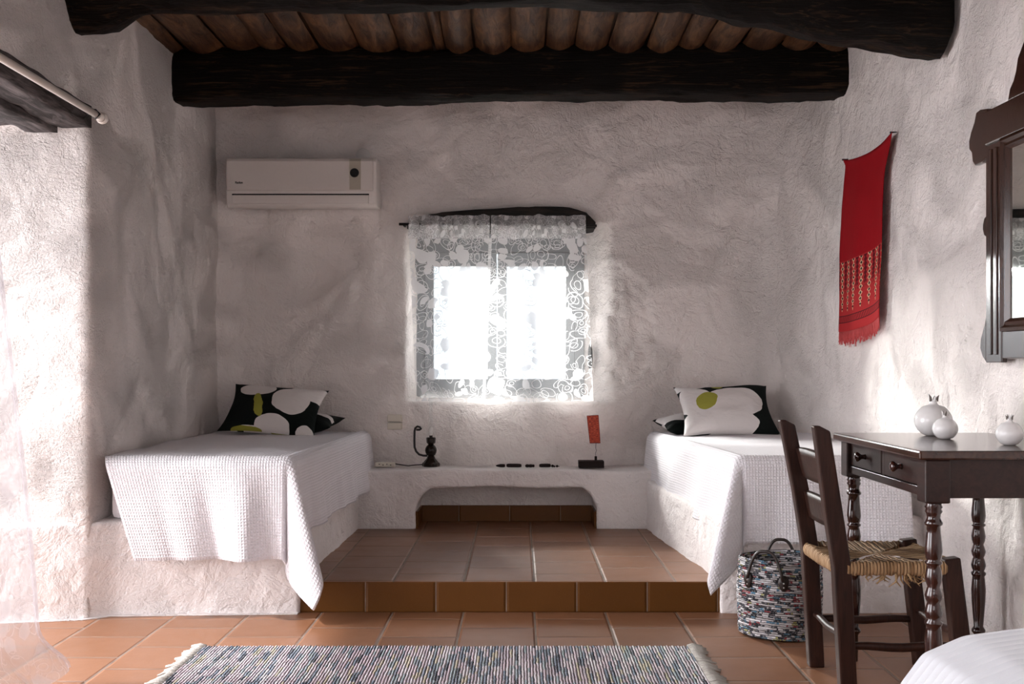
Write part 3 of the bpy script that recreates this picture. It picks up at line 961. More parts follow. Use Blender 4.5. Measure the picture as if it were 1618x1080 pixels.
# ------------------------------------------------------------------ pillows
def pillow(name, c, w, h, th, rot, mat, label, seed):
    bm = bmesh.new()
    n = 36
    R = rot.to_matrix()
    C = Vector(c)
    def mk(sg):
        def fn(i, j):
            u, v = 2 * i - 1, 2 * j - 1
            e = max(0.0, (1 - u ** 4) * (1 - v ** 4)) ** 0.55 * (0.72 + 0.28 * (1 - u * u) * (1 - v * v))
            pin = 1 - 0.10 * (1 - abs(v) ** 2) * abs(u) ** 3
            pin2 = 1 - 0.10 * (1 - abs(u) ** 2) * abs(v) ** 3
            x, y = u * w / 2 * pin, v * h / 2 * pin2
            z = sg * th / 2 * e * (1 + 0.22 * fbm(u, v, seed + sg, 1.3, 2)) + 0.012 * fbm(u, v, seed, 1.0, 1)
            return C + R @ Vector((x, y, z))
        return fn
    surf(bm, n, n, mk(1), lambda i, j: (2 * i - 1, 2 * j - 1))
    surf(bm, n, n, mk(-1), lambda i, j: (1 - 2 * i, 2 * j - 1))
    bmesh.ops.remove_doubles(bm, verts=bm.verts[:], dist=0.0015)
    o = obj(name, bm, mat)
    return setp(o, label, 'pillow', 'black and white flowered pillows')
from mathutils import Euler
pm1 = pillow_mat('flowered cotton', [(-0.42, 0.64, 0.40, 0.34, 0.25), (-0.62, 0.62, 0.14, 0.16, 0), (0.36, 0.18, 0.40, 0.56, 0.2), (0.72, 0.62, 0.46, 0.36, -0.2), (0.10, -0.92, 0.38, 0.46, 0.0), (0.80, -0.92, 0.19, 0.26, 0), (-0.3, -1.0, 0.3, 0.12, 0)], [(-0.27, -0.12, 0.095, 0.50, 0.18), (-0.42, -1.0, 0.32, 0.09, 0)])
pm2 = pillow_mat('flowered cotton reversed', [(0.18, 0.10, 0.62, 0.60, 0), (-0.62, 0.12, 0.42, 0.64, 0.2), (-0.30, -0.70, 0.88, 0.55, 0), (-0.70, 0.92, 0.42, 0.22, 0.2), (0.25, 1.0, 0.36, 0.12, 0)], [(-0.42, 0.15, 0.22, 0.36, -0.3), (-0.12, 0.80, 0.13, 0.10, 0)])
pm3 = pillow_mat('striped flowered cotton', [(0.55, 0.45, 0.16, 0.6, 0.5), (0.86, 0.1, 0.10, 0.7, 0.6), (0.3, -0.4, 0.3, 0.5, 0), (-0.5, 0, 0.4, 0.6, 0)], [(0, 0.9, 0.2, 0.1, 0)])
pm4 = pillow_mat('white flowered cotton', [(-0.45, 0.2, 0.62, 0.8, 0.3), (0.4, 0, 0.6, 0.7, 0)], [(0.2, 0.2, 0.2, 0.3, 0)])
pillow('pillow', (-1.31, 6.355, 0.725), 0.56, 0.30, 0.11, Euler((math.radians(8), math.radians(0), math.radians(-8))), pm3, 'striped black and white pillow tucked behind on the left bed', 1.0)
pillow('pillow', (-1.375, 6.20, 0.80), 0.55, 0.37, 0.14, Euler((math.radians(44), math.radians(4), math.radians(-4))), pm1, 'front pillow on the left bed, black with pale petals and an olive stem', 2.0)
pillow('pillow', (1.06, 6.345, 0.725), 0.52, 0.29, 0.11, Euler((math.radians(8), math.radians(-3), math.radians(10))), pm4, 'mostly white pillow tucked behind on the right bed', 3.0)
pillow('pillow', (1.165, 6.18, 0.80), 0.54, 0.38, 0.14, Euler((math.radians(44), math.radians(-1), math.radians(3))), pm2, 'front pillow on the right bed, big white flower on black', 4.0)

# ------------------------------------------------------------------ back window curtains
cr = empty('window_curtain_rod', (-0.12, 6.46, 1.88), 'thin black iron rod holding the sheer curtains over the back window', 'curtain rod')
bm = bmesh.new()
tube(bm, [(-0.70, 6.46, 1.882), (0.46, 6.46, 1.872)], 0.008, 10)
obj('rod', bm, M['black_iron'], cr)
for xx in (-0.672, 0.43):
    bm = bmesh.new()
    tube(bm, [(xx, 6.46, 1.878), (xx, 6.53, 1.878)], 0.007, 8)
    obj('bracket', bm, M['black_iron'], cr)
def panel(xa, xb, xa1, xb1, label, seed):
    bm = bmesh.new()
    zt, zb = 1.885, 0.845
    def fold(x, v):
        return 0.012 * math.sin(x * 30 + seed) + 0.012 * fbm(x, 0, seed, 9, 2) + 0.008 * fbm(x, v, seed, 4, 2)
    def fn(s, t):
        x = (xa + (xb - xa) * s) * (1 - t) + (xa1 + (xb1 - xa1) * s) * t
        z = zt + (zb - zt) * t
        return (x, 6.455 + fold(x, t) * (0.35 + 0.65 * t), z + 0.006 * fbm(x, 0, seed, 5, 2) * t)
    surf(bm, 70, 90, fn, lambda s, t: (xa + (xb - xa) * s, 1.04 * (1 - t)))
    o = obj('window_curtain', bm, M['sheer'])
    setp(o, label, 'curtain', 'sheer curtain panels at the back window')
    bm = bmesh.new()
    def fh(s, t):
        x = xa + (xb - xa) * s
        z = 1.795 + t * 0.135 + 0.010 * fbm(x, 1, seed, 12, 2) * t
        return (x, 6.443 + 0.011 * math.sin(x * 95 + 2.5 * fbm(x, 0, seed, 7, 1)) * (0.3 + t), z)
    surf(bm, 120, 14, fh, lambda s, t: (s * (xb - xa) * 1.6, t * 0.2))
    obj('gathered_heading', bm, M['header'], o)
    bm = bmesh.new()
    def fm(s, t):
        z = 1.80 + (0.85 - 1.80) * t
        k = 1 if seed < 2 else 0
        x = (xa + (xb - xa) * k) * (1 - t) + (xa1 + (xb1 - xa1) * k) * t
        return (x + (s - 0.5) * 0.010, 6.447, z)
    surf(bm, 2, 40, fm, lambda s, t: (s * 0.01, t))
    obj('hem', bm, M['window_hem'], o)
panel(-0.645, -0.168, -0.60, -0.205, 'left panel of the sheer patterned curtain over the back window', 0.7)
panel(-0.160, 0.395, -0.20, 0.44, 'right panel of the sheer patterned curtain over the back window', 2.9)

# ------------------------------------------------------------------ doorway curtain and rod
rd = empty('door_curtain_rod', (-1.67, 3.6, 2.04), 'cream curtain rod with a round end knob above the doorway', 'curtain rod')
bm = bmesh.new()
tube(bm, [(-1.672, 2.45, 2.045), (-1.672, 4.38, 2.045)], 0.0135, 14)
obj('rod', bm, M['rod_white'], rd)
bm = bmesh.new()
def ballprof(r, n=10):
    return [(r - r * math.cos(PI * i / n), r * math.sin(PI * i / n)) for i in range(n + 1)]
lathe(bm, ballprof(0.024), (0, 0, -0.024), 18)
lathe(bm, [(-0.05, 0.014), (-0.03, 0.018), (-0.018, 0.020)], (0, 0, 0), 18)
bm.transform(Matrix.Translation((-1.672, 4.425, 2.045)) @ Matrix.Rotation(-PI / 2, 4, 'X'))
obj('finial', bm, M['rod_white'], rd)
bm = bmesh.new()
tube(bm, [(-1.76, 4.47, 2.055), (-1.70, 4.39, 2.07), (-1.672, 4.355, 2.063), (-1.652, 4.35, 2.045), (-1.672, 4.352, 2.026)], 0.0035, 8)
obj('hook', bm, M['black_iron'], rd)

bm = bmesh.new()
def dc(s, t):
    # t 0 top .. 1 bottom, s 0 far edge .. 1 near
    y_far = 3.42 + 0.19 * sstep(0.0, 0.95, t) ** 0.8
    y = y_far - s * 1.05
    x = -1.672 + 0.10 * t ** 1.5 + 0.020 * math.sin(s * 26 + 0.6 * math.sin(t * 3)) * (0.5 + 0.7 * t)
    z = 2.03 - t * 2.0
    e = sstep(0.90, 1.0, t)
    x += 0.075 * e * e
    y += 0.05 * e * e * (1 - s)
    z = max(z, 0.012) + 0.02 * e * abs(math.sin(s * 17 + 1))
    return (x, y, z)
surf(bm, 90, 110, dc, lambda s, t: (s * 1.3, 2.0 * (1 - t)))
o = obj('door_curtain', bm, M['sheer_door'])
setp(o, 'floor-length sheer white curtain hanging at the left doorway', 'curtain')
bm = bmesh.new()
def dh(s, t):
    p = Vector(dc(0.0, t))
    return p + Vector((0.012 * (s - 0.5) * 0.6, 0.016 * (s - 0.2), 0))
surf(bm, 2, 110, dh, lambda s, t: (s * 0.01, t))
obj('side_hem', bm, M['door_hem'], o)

# ------------------------------------------------------------------ air conditioner
ac = empty('air_conditioner', (-1.27, 6.50, 1.985), 'white wall-mounted air conditioner with a round black display spot, high on the back wall', 'air conditioner')
AX0, AX1, AZ0, AZ1 = -1.680, -0.815, 1.965, 2.252
bm = bmesh.new()
prof = [(6.53, AZ0 + 0.012), (6.36, AZ0), (6.335, AZ0 + 0.012), (6.322, AZ0 + 0.08), (6.318, AZ1 - 0.03), (6.33, AZ1 - 0.004), (6.53, AZ1)]
prism(bm, prof, 'X', AX0, AX1)
obj('body', bm, M['ac_body'], ac, smooth=False, bevel=0.008)
bm = bmesh.new()
prism(bm, [(6.322, AZ0 + 0.088), (6.308, AZ0 + 0.092), (6.304, AZ1 - 0.03), (6.312, AZ1 - 0.012), (6.322, AZ1 - 0.012)], 'X', AX0 + 0.008, AX1 - 0.018)
fp = obj('front_panel', bm, M['ac_panel'], ac, smooth=False, bevel=0.004)
bm = bmesh.new()
prism(bm, [(6.308, AZ0 + 0.094), (6.3045, AZ0 + 0.094), (6.3005, AZ1 - 0.03), (6.308, AZ1 - 0.016)], 'X', -0.967, -0.902)
obj('display_strip', bm, M['ac_strip'], fp, smooth=False)
bm = bmesh.new()
lathe(bm, [(0, 0.026), (0.003, 0.026), (0.005, 0.023), (0.005, 0.0)], (0, 0, 0), 28)
bm.transform(Matrix.Translation((-0.938, 6.3030, 2.155)) @ Matrix.Rotation(PI / 2, 4, 'X'))
obj('display_spot', bm, M['black_plastic'], fp, smooth=False)
bm = bmesh.new()
box(bm, AX0 + 0.04, AX1 - 0.045, 6.316, 6.335, AZ0 + 0.016, AZ0 + 0.066)
obj('louvre_flap', bm, M['ac_body'], ac, smooth=False, bevel=0.004)
bm = bmesh.new()
box(bm, AX0 + 0.037, AX1 - 0.042, 6.3185, 6.33, AZ0 + 0.066, AZ0 + 0.073)
obj('air_slot', bm, M['black_plastic'], ac, smooth=False)
tx = bpy.data.curves.new('logo', 'FONT')
tx.body = 'Radon'
tx.size = 0.017
tx.extrude = 0.0004
tx.offset = 0.0006
to = bpy.data.objects.new('logo', tx)
COL.objects.link(to)
dg = bpy.context.evaluated_depsgraph_get()
tm = bpy.data.meshes.new_from_object(to.evaluated_get(dg))
bpy.data.objects.remove(to)
lo = link_mesh('logo', tm, M['black_plastic'], fp)
lo.matrix_basis = Matrix.Translation(Vector((-1.622, 6.3065, 2.095)) - ac.location) @ Matrix.Rotation(PI / 2, 4, 'X')
bm = bmesh.new()
lathe(bm, [(0, 0.042), (0.008, 0.042), (0.012, 0.036), (0.012, 0.0)], (0, 0, 0), 28)
bm.transform(Matrix.Translation((-0.92, 6.525, 2.297)) @ Matrix.Rotation(PI / 2, 4, 'X'))
setp(obj('pipe_hole_cap', bm, M['white_paint'], auto=40), 'round white pipe cap on the wall just above the air conditioner', 'wall cap')

# ------------------------------------------------------------------ bench-top objects
# lamp made like an old oil lamp
LC = (-0.508, 6.40, 0.468)
lamp = empty('oil_style_lamp', LC, 'dark turned oil-style lamp with glass chimney and hooked handle on the bench', 'lamp')
bm = bmesh.new()
lathe(bm, [(0, 0.052), (0.012, 0.053), (0.020, 0.050), (0.024, 0.043), (0.045, 0.026), (0.058, 0.021), (0.062, 0.016)], LC, 8)
obj('foot', bm, M['bronze'], lamp, smooth=False, bevel=0.002)
bm = bmesh.new()
lathe(bm, [(0.060, 0.017), (0.068, 0.026), (0.080, 0.032), (0.093, 0.0345), (0.106, 0.032), (0.118, 0.025), (0.126, 0.016)], LC, 24)
obj('reservoir', bm, M['bronze'], lamp)
bm = bmesh.new()
lathe(bm, [(0.124, 0.015), (0.132, 0.020), (0.136, 0.026), (0.163, 0.028), (0.168, 0.025), (0.168, 0.010), (0.180, 0.010)], LC, 8)
obj('burner', bm, M['bronze'], lamp, smooth=False, bevel=0.001)
bm = bmesh.new()
lathe(bm, [(0.178, 0.009), (0.186, 0.011), (0.200, 0.015), (0.215, 0.014), (0.228, 0.008), (0.232, 0.0)], LC, 18)
obj('bulb', bm, M['bulb'], lamp)
bm = bmesh.new()
lathe(bm, [(0.169, 0.022), (0.185, 0.029), (0.203, 0.031), (0.225, 0.025), (0.255, 0.015), (0.29, 0.011), (0.385, 0.010)], LC, 24, cap=False)
obj('glass_chimney', bm, M['chimney'], lamp)
bm = bmesh.new()
hp = [(-0.02, 0.062), (-0.045, 0.063), (-0.068, 0.070), (-0.085, 0.088), (-0.094, 0.112), (-0.095, 0.150), (-0.094, 0.205), (-0.090, 0.222), (-0.078, 0.232), (-0.064, 0.228), (-0.056, 0.217), (-0.064, 0.213), (-0.085, 0.213)]
tube(bm, [(LC[0] + a, LC[1] - 0.01, LC[2] + b) for a, b in hp], 0.0042, 8, (0.7, 1.5))
obj('handle', bm, M['black_iron'], lamp)
bm = bmesh.new()
tube(bm, [(LC[0] - 0.05, LC[1], LC[2] + 0.010), (LC[0] - 0.09, LC[1] + 0.0, LC[2] + 0.008), (LC[0] - 0.13, LC[1] - 0.01, LC[2] + 0.004), (LC[0] - 0.18, LC[1], LC[2] + 0.010), (LC[0] - 0.215, LC[1], LC[2] + 0.016)], 0.0032, 8)
obj('cord', bm, M['leather'], lamp)
ps = empty('power_strip', (-0.76, 6.40, 0.466), 'small beige power strip on the bench beside the left bed', 'power strip')
bm = bmesh.new()
box(bm, -0.83, -0.715, 6.375, 6.425, 0.466, 0.492)
obj('housing', bm, M['beige_plastic'], ps, smooth=False, bevel=0.006)
for k in range(4):
    bm = bmesh.new()
    lathe(bm, [(0, 0.0035), (0.001, 0.0035), (0.001, 0)], (0, 0, 0), 10)
    bm.transform(Matrix.Translation((-0.805 + 0.022 * k, 6.375, 0.482 - 0.004 * (k % 2))) @ Matrix.Rotation(PI / 2, 4, 'X'))
    obj('socket_hole', bm, M['black_plastic'], ps, smooth=False)
so = empty('wall_socket', (-0.735, 6.53, 0.72), 'beige double wall socket plate above the power strip', 'socket')
for zc in (0.742, 0.695):
    bm = bmesh.new()
    box(bm, -0.775, -0.69, 6.512, 6.56, zc - 0.021, zc + 0.021)
    obj('socket_plate', bm, M['beige_plastic'], so, smooth=False, bevel=0.004)
# four dark carved rods
labs = ['pointed dark carved rod on the bench, leftmost of the four', 'longest dark carved rod on the bench, second from left', 'short knobbly dark rod on the bench, third from left', 'dark carved rod with a beaded tip, nearest the red flag']
for k, (xa, xb, r) in enumerate([(-0.128, -0.076, 0.0095), (-0.068, 0.018, 0.0105), (0.040, 0.092, 0.009), (0.120, 0.186, 0.0105)]):
    bm = bmesh.new()
    n = 14
    pts, rr = [], []
    for i in range(n + 1):
        t = i / n
        x = xa + (xb - xa) * t
        q = r * (1 - 0.35 * abs(2 * t - 1) ** 8)
        if k == 0: q *= 0.45 + 0.55 * min(1, t * 2.0)
        if k == 2: q *= 0.8 + 0.25 * abs(math.sin(t * 8))
        pts.append((x, 6.31 + 0.004 * math.sin(k * 2 + t * 2), 0.470 + r))
        rr.append(q)
    tube(bm, pts, rr, 12)
    o = obj('carved_rod', bm, M['bead'])
    if k == 3:
        b2 = bmesh.new()
        lathe(b2, ballprof(0.008), (0.196, 6.31, 0.470), 10)
        lathe(b2, ballprof(0.0055), (0.206, 6.31, 0.470), 10)
        lathe(b2, ballprof(0.007), (0.222, 6.31, 0.470), 10)
        tube(b2, [(0.18, 6.31, 0.477), (0.236, 6.31, 0.476)], 0.002, 6)
        obj('beaded_tip', b2, M['bead'], o)
    setp(o, labs[k], 'carved rod', 'dark carved rods on the bench')
# little flag sculpture
fl = empty('flag_ornament', (0.417, 6.32, 0.466), 'small rust-red cloth flag on a wire in a dark block on the bench', 'ornament')
bm = bmesh.new()
box(bm, 0.345, 0.490, 6.285, 6.37, 0.468, 0.508)
obj('block', bm, M['bead'], fl, smooth=False, bevel=0.003)
bm = bmesh.new()
lathe(bm, [(0.508, 0.0075), (0.532, 0.007), (0.533, 0)], (0.445, 6.325, 0), 12)
obj('peg', bm, M['bead'], fl)
bm = bmesh.new()
tube(bm, [(0.445, 6.325, 0.53), (0.443, 6.325, 0.55), (0.449, 6.325, 0.565), (0.444, 6.325, 0.58), (0.447, 6.325, 0.612)], 0.0013, 6)
obj('wire', bm, M['black_iron'], fl)
bm = bmesh.new()
qd = [(0.414, 0.606), (0.471, 0.608), (0.458, 0.766), (0.394, 0.760)]
qd = [(0.412, 0.608), (0.470, 0.608), (0.459, 0.768), (0.394, 0.764)]
def ff(s, t):
    a = Vector(qd[0]).lerp(Vector(qd[1]), s)
    b = Vector(qd[3]).lerp(Vector(qd[2]), s)
    p = a.lerp(b, t)
    return (p.x, 6.325 + 0.004 * math.sin(s * 3 + t * 4), p.y)
surf(bm, 10, 20, ff)
o = obj('cloth', bm, M['flag'], fl)
md = o.modifiers.new('t', 'SOLIDIFY'); md.thickness = 0.003
bm = bmesh.new()
for s in (0.0, 1.0):
    tube(bm, [ff(s, t / 12) for t in range(13)], 0.0018, 6)
for t in (0.0, 1.0):
    tube(bm, [ff(s / 6, t) for s in range(7)], 0.0018, 6)
obj('binding', bm, M['flag_edge'], fl)

# ------------------------------------------------------------------ table
TZ = 0.81
tb = empty('writing_table', (1.42, 3.55, 0), 'dark mahogany writing table with two knobbed drawers and turned legs', 'table')
TX0, TX1, TY0, TY1 = 1.135, 1.695, 3.112, 3.975
bm = bmesh.new()
box(bm, TX0, TX1, TY0, TY1, TZ - 0.026, TZ)
obj('tabletop', bm, M['tabletop'], tb, smooth=False, bevel=0.006)
LX0, LX1, LY0, LY1 = 1.196, 1.640, 3.172, 3.925
hb = 0.036
az0 = 0.672
bm = bmesh.new()
box(bm, LX0 + hb, LX1 - hb, LY0 - 0.024, LY0 + 0.0, az0, TZ - 0.026)
box(bm, LX0 + hb, LX1 - hb, LY1 - 0.0, LY1 + 0.024, az0, TZ - 0.026)
box(bm, LX1 + 0.0, LX1 + 0.024, LY0 + hb, LY1 - hb, az0, TZ - 0.026)
box(bm, LX0 - 0.024, LX0 + 0.0, LY0 + hb, LY1 - hb, az0, az0 + 0.026)
box(bm, LX0 - 0.020, LX0 + 0.0, 3.535, 3.562, az0 + 0.026, TZ - 0.026)
obj('apron', bm, M['mahogany'], tb, smooth=False, bevel=0.002)
for ya, yb2 in ((LY0 + hb + 0.003, 3.532), (3.565, LY1 - hb - 0.003)):
    bm = bmesh.new()
    box(bm, LX0 - 0.022, LX0 + 0.25, ya, yb2, az0 + 0.029, TZ - 0.030)
    dr = obj('drawer', bm, M['mahogany'], tb, smooth=False, bevel=0.003)
    bm = bmesh.new()
    lathe(bm, [(0, 0.010), (0.006, 0.008), (0.014, 0.0075), (0.020, 0.012), (0.027, 0.0165), (0.033, 0.0155), (0.037, 0.009), (0.038, 0)], (0, 0, 0), 18)
    bm.transform(Matrix.Translation((LX0 - 0.021, (ya + yb2) / 2, (az0 + TZ) / 2 + 0.002)) @ Matrix.Rotation(-PI / 2, 4, 'Y'))
    obj('knob', bm, M['leg'], dr)
zp = [(120, 95), (135, 85), (150, 100), (160, 84), (175, 98), (190, 80), (210, 74), (225, 84), (240, 102), (250, 98), (258, 76), (300, 80), (350, 90), (400, 98), (440, 88), (453, 74), (462, 96), (472, 94), (480, 72), (505, 82), (545, 96), (575, 88), (603, 68), (622, 80), (652, 98), (675, 88), (695, 70), (715, 84), (748, 100), (770, 90), (790, 74), (803, 100), (815, 98), (828, 80), (850, 86), (920, 98), (1000, 92), (1100, 76), (1180, 62), (1190, 74), (1203, 92), (1218, 92), (1232, 66), (1245, 58), (1330, 60), (1424, 54)]
kz = 0.000506
lp = sorted([(max(0.0, 0.66 - (y - 120) * kz), w / 2 * kz) for y, w in zp])
for lx in (LX0, LX1):
    for ly in (LY0, LY1):
        bm = bmesh.new()
        lathe(bm, lp, (lx, ly, 0), 28)
        lg = obj('leg', bm, M['leg'], tb)
        bm = bmesh.new()
        box(bm, lx - hb, lx + hb, ly - hb, ly + hb, 0.658, TZ - 0.026)
        obj('corner_block', bm, M['mahogany'], lg, smooth=False, bevel=0.005)

# pomegranate vases
def pomegranate(name, c, r, h, label, seed):
    o = empty(name, c, label, 'vase', 'white ceramic pomegranates')
    rnd = random.Random(seed)
    bm = bmesh.new()
    pr = [(0, r * 0.30), (0.01 * h, r * 0.42)]
    for i in range(1, 16):
        t = i / 16
        pr.append((h * t, r * (math.sin(PI * (0.10 + 0.83 * t)) ** 0.62)))
    pr += [(h * 0.985, r * 0.27), (h * 1.03, r * 0.20), (h * 1.10, r * 0.18), (h * 1.14, r * 0.205), (h * 1.10, r * 0.13)]
    lathe(bm, pr, c, 36)
    obj('body', bm, M['ceramic'], o)
    for k in range(5):
        a = 2 * PI * k / 5 + seed
        bm = bmesh.new()
        ca, sa = math.cos(a), math.sin(a)
        z0 = c[2] + h * 1.10
        hh = h * rnd.uniform(0.16, 0.24)
        tube(bm, [(c[0] + ca * r * 0.17, c[1] + sa * r * 0.17, z0), (c[0] + ca * r * 0.21, c[1] + sa * r * 0.21, z0 + hh * 0.6), (c[0] + ca * r * 0.30, c[1] + sa * r * 0.30, z0 + hh)], [r * 0.085, r * 0.065, r * 0.012], 7)
        obj('crown_tip', bm, M['ceramic'] if k % 2 else M['ceramic_tip'], o)
pomegranate('pomegranate_vase', (1.432, 3.80, TZ), 0.0635, 0.108, 'largest white ceramic pomegranate, at the back of the table', 1)
pomegranate('pomegranate_vase', (1.407, 3.63, TZ), 0.0405, 0.070, 'small white ceramic pomegranate standing before the largest one', 2)
pomegranate('pomegranate_vase', (1.492, 3.345, TZ), 0.040, 0.071, 'white ceramic pomegranate standing alone at the right of the table', 3)

# ------------------------------------------------------------------ rush chair
ch = empty('rush_chair', (1.2, 3.66, 0), 'dark wooden ladder-back chair with a woven rush seat', 'chair')
YF, YN = 3.855, 3.475
def zz(x0, x1, z0, z1, z): return x0 + (x1 - x0) * (z - z0) / (z1 - z0)
for y, xt, xb_ in ((YF, 0.940, 1.037), (YN, 0.955, 1.036)):
    bm = bmesh.new()
    # straight below the seat, raked above it
    xs = 1.030
    sec = [(0, xb_ + 0.004), (0.42, xs - 0.012), (0.60, xs - 0.040), (0.845, xt), (0.862, xt - 0.006)]
    ws = [(0.046, 0.052), (0.046, 0.056), (0.044, 0.056), (0.040, 0.050), (0.038, 0.020)]
    R = []
    for (z, x), (wy, wx) in zip(sec, ws):
        off = -0.012 if z > 0.85 else 0
        R.append([bm.verts.new((x + off + a * wx / 2, y + b * wy / 2, z)) for a, b in ((-1, -1), (1, -1), (1, 1), (-1, 1))])
    for a, b in zip(R, R[1:]):
        for i in range(4):
            j = (i + 1) % 4
            bm.faces.new([a[i], a[j], b[j], b[i]])
    bm.faces.new(list(reversed(R[0]))); bm.faces.new(R[-1])
    obj('back_post', bm, M['chair'], ch, smooth=False, bevel=0.005)
for y in (YF, YN):
    bm = bmesh.new()
    bar(bm, (1.415, y, 0), (1.362, y, 0.446), 0.052, 0.056, 0.048, 0.052)
    obj('front_leg', bm, M['chair'], ch, smooth=False, bevel=0.006)
for z0, z1, x0, x1 in ((0.668, 0.765, 1.000, 0.975), (0.530, 0.615, 1.020, 1.003)):
    bm = bmesh.new()
    def sl(s, t, z0=z0, z1=z1, x0=x0, x1=x1):
        y = YN + (YF - YN) * s
        z = z0 + (z1 - z0) * t + (0.008 * math.sin(PI * s) if t > 0.5 else 0.0)
        return (x0 + (x1 - x0) * t - 0.012 * math.sin(PI * s), y, z)
    surf(bm, 16, 4, sl)
    o = obj('back_slat', bm, M['chair'], ch)
    md = o.modifiers.new('t', 'SOLIDIFY'); md.thickness = 0.016; md.offset = 0
def rung(p0, p1, r=0.0115, name='stretcher'):
    bm = bmesh.new()
    n = 10
    tube(bm, [Vector(p0).lerp(Vector(p1), i / n) + Vector((0, 0, 0.003 * math.sin(i))) for i in range(n + 1)], [r * (0.85 + 0.2 * math.sin(PI * i / n)) for i in range(n + 1)], 10)
    obj(name, bm, M['chair'], ch)
rung((1.03, YF, 0.165), (1.395, YF, 0.165), 0.0135)
rung((1.03, YN, 0.165), (1.395, YN, 0.165), 0.0135)
rung((1.035, YF, 0.185), (1.035, YN, 0.185))
rung((1.392, YF, 0.195), (1.392, YN, 0.195))
# rush seat: four wedges of cord, thick rolled edge
bm = bmesh.new()
SX0, SX1, SY0, SY1 = 1.005, 1.372, YN - 0.012, YF + 0.012
cx, cy = (SX0 + SX1) / 2, (SY0 + SY1) / 2
uvl = bm.loops.layers.uv.verify()
def wedge(ax, sg, n=44, m=26):
    """ax: side the cords wrap over; cords run perpendicular to that side"""
    g = []
    for i in range(n + 1):
        row = []
        w = (i / n * 2 - 1)
        for j in range(m + 1):
            t = j / m
            # path: t 0 underside edge -> over the rolled rail -> in to the centre
            if t < 0.4:
                ang = -PI * 0.45 + (t / 0.4) * (PI * 0.95)
                d = 1.0
                out, up = 0.014 * math.cos(ang), 0.022 * math.sin(ang) - 0.022
                inn = 0.0
            else:
                q = (t - 0.4) / 0.6
                inn = q
                out, up = 0.0, 0.0 - 0.010 * math.sin(PI * q * 0.5)
            half_a = (SY1 - SY0) / 2 if ax == 'x' else (SX1 - SX0) / 2
            half_b = (SX1 - SX0) / 2 if ax == 'x' else (SY1 - SY0) / 2
            along = w * (half_a - 0.026)
            lim = half_a * 1.0
            depth = inn * half_b * min(1.0, 1.0)
            # keep each cord inside its wedge: it stops at the diagonal
            maxd = half_b * (1 - abs(w))
            depth = inn * maxd
            across = half_b - depth + out
            z = 0.436 + up + 0.0022 * math.sin(along / 0.0105 * 2 * PI) * (1 if t < 0.95 else 0) + 0.003 * fbm(along, across, 1, 30, 1)
            if t < 0.05: z -= 0.012 * max(0, fbm(along, 1, 2, 10, 2))
            if ax == 'x': p = (cx + sg * across, cy + along, z)
            else: p = (cx + along, cy + sg * across, z)
            row.append((bm.verts.new(p), (along, across)))
        g.append(row)
    for i in range(n):
        for j in range(m):
            q = [g[i][j], g[i + 1][j], g[i + 1][j + 1], g[i][j + 1]]
            f = bm.faces.new([a[0] for a in q])
            for lpp, a in zip(f.loops, q): lpp[uvl].uv = a[1]
for ax in ('x', 'y'):
    for sg in (1, -1):
        wedge(ax, sg)
box_b = bmesh.new()
obj('rush_seat', bm, M['rush'], ch)
box_b.free()
bm = bmesh.new()
rr = random.Random(3)
for k in range(26):
    x = 1.10 + rr.random() * 0.20
    ln = 0.02 + 0.03 * rr.random() * math.exp(-((x - 1.20) / 0.06) ** 2) + 0.006
    y = SY0 + rr.uniform(-0.012, 0.03)
    tube(bm, [(x, y, 0.40), (x + rr.uniform(-.012, .012), y + rr.uniform(-.01, .01), 0.40 - ln * 0.6), (x + rr.uniform(-.025, .025), y, 0.40 - ln)], [0.004, 0.0032, 0.0012], 6)
o = obj('loose_rush_ends', bm, M['rush_end'], ch)

# ------------------------------------------------------------------ basket
BC = (1.028, 4.335, 0.0)
bk = empty('rag_basket', BC, 'round multicoloured coiled rag basket with leather handles beside the chair', 'basket')
bm = bmesh.new()
NR = 26
def bwall(s, t):
    a = s * 2 * PI
    z = 0.004 + t * 0.298
    R = 0.152 + 0.009 * math.sin(PI * t * 0.9) + 0.004 * fbm(math.cos(a), math.sin(a), t * 3, 1.5, 2)
    R += 0.0045 * abs(math.sin(PI * t * NR)) + 0.0016 * math.sin(a * 70 + (int(t * NR) % 2) * PI)
    return (BC[0] + R * math.cos(a), BC[1] + R * math.sin(a), z + 0.004 * math.sin(a * 2))
surf(bm, 200, NR * 5, bwall, lambda s, t: (t * 0.30, s * 1.0))
def binn(s, t):
    a = s * 2 * PI
    R = 0.148 - 0.004 * t
    return (BC[0] + R * math.cos(a), BC[1] + R * math.sin(a), 0.302 - t * 0.29 + 0.004 * math.sin(a * 2))
surf(bm, 100, 20, binn, lambda s, t: (t * 0.30, s * 1.0))
bmesh.ops.remove_doubles(bm, verts=bm.verts[:], dist=0.0004)
lathe(bm, [(0.006, 0.0), (0.006, 0.153)], BC, 60, cap=False)
obj('coiled_wall', bm, M['basket'], bk)
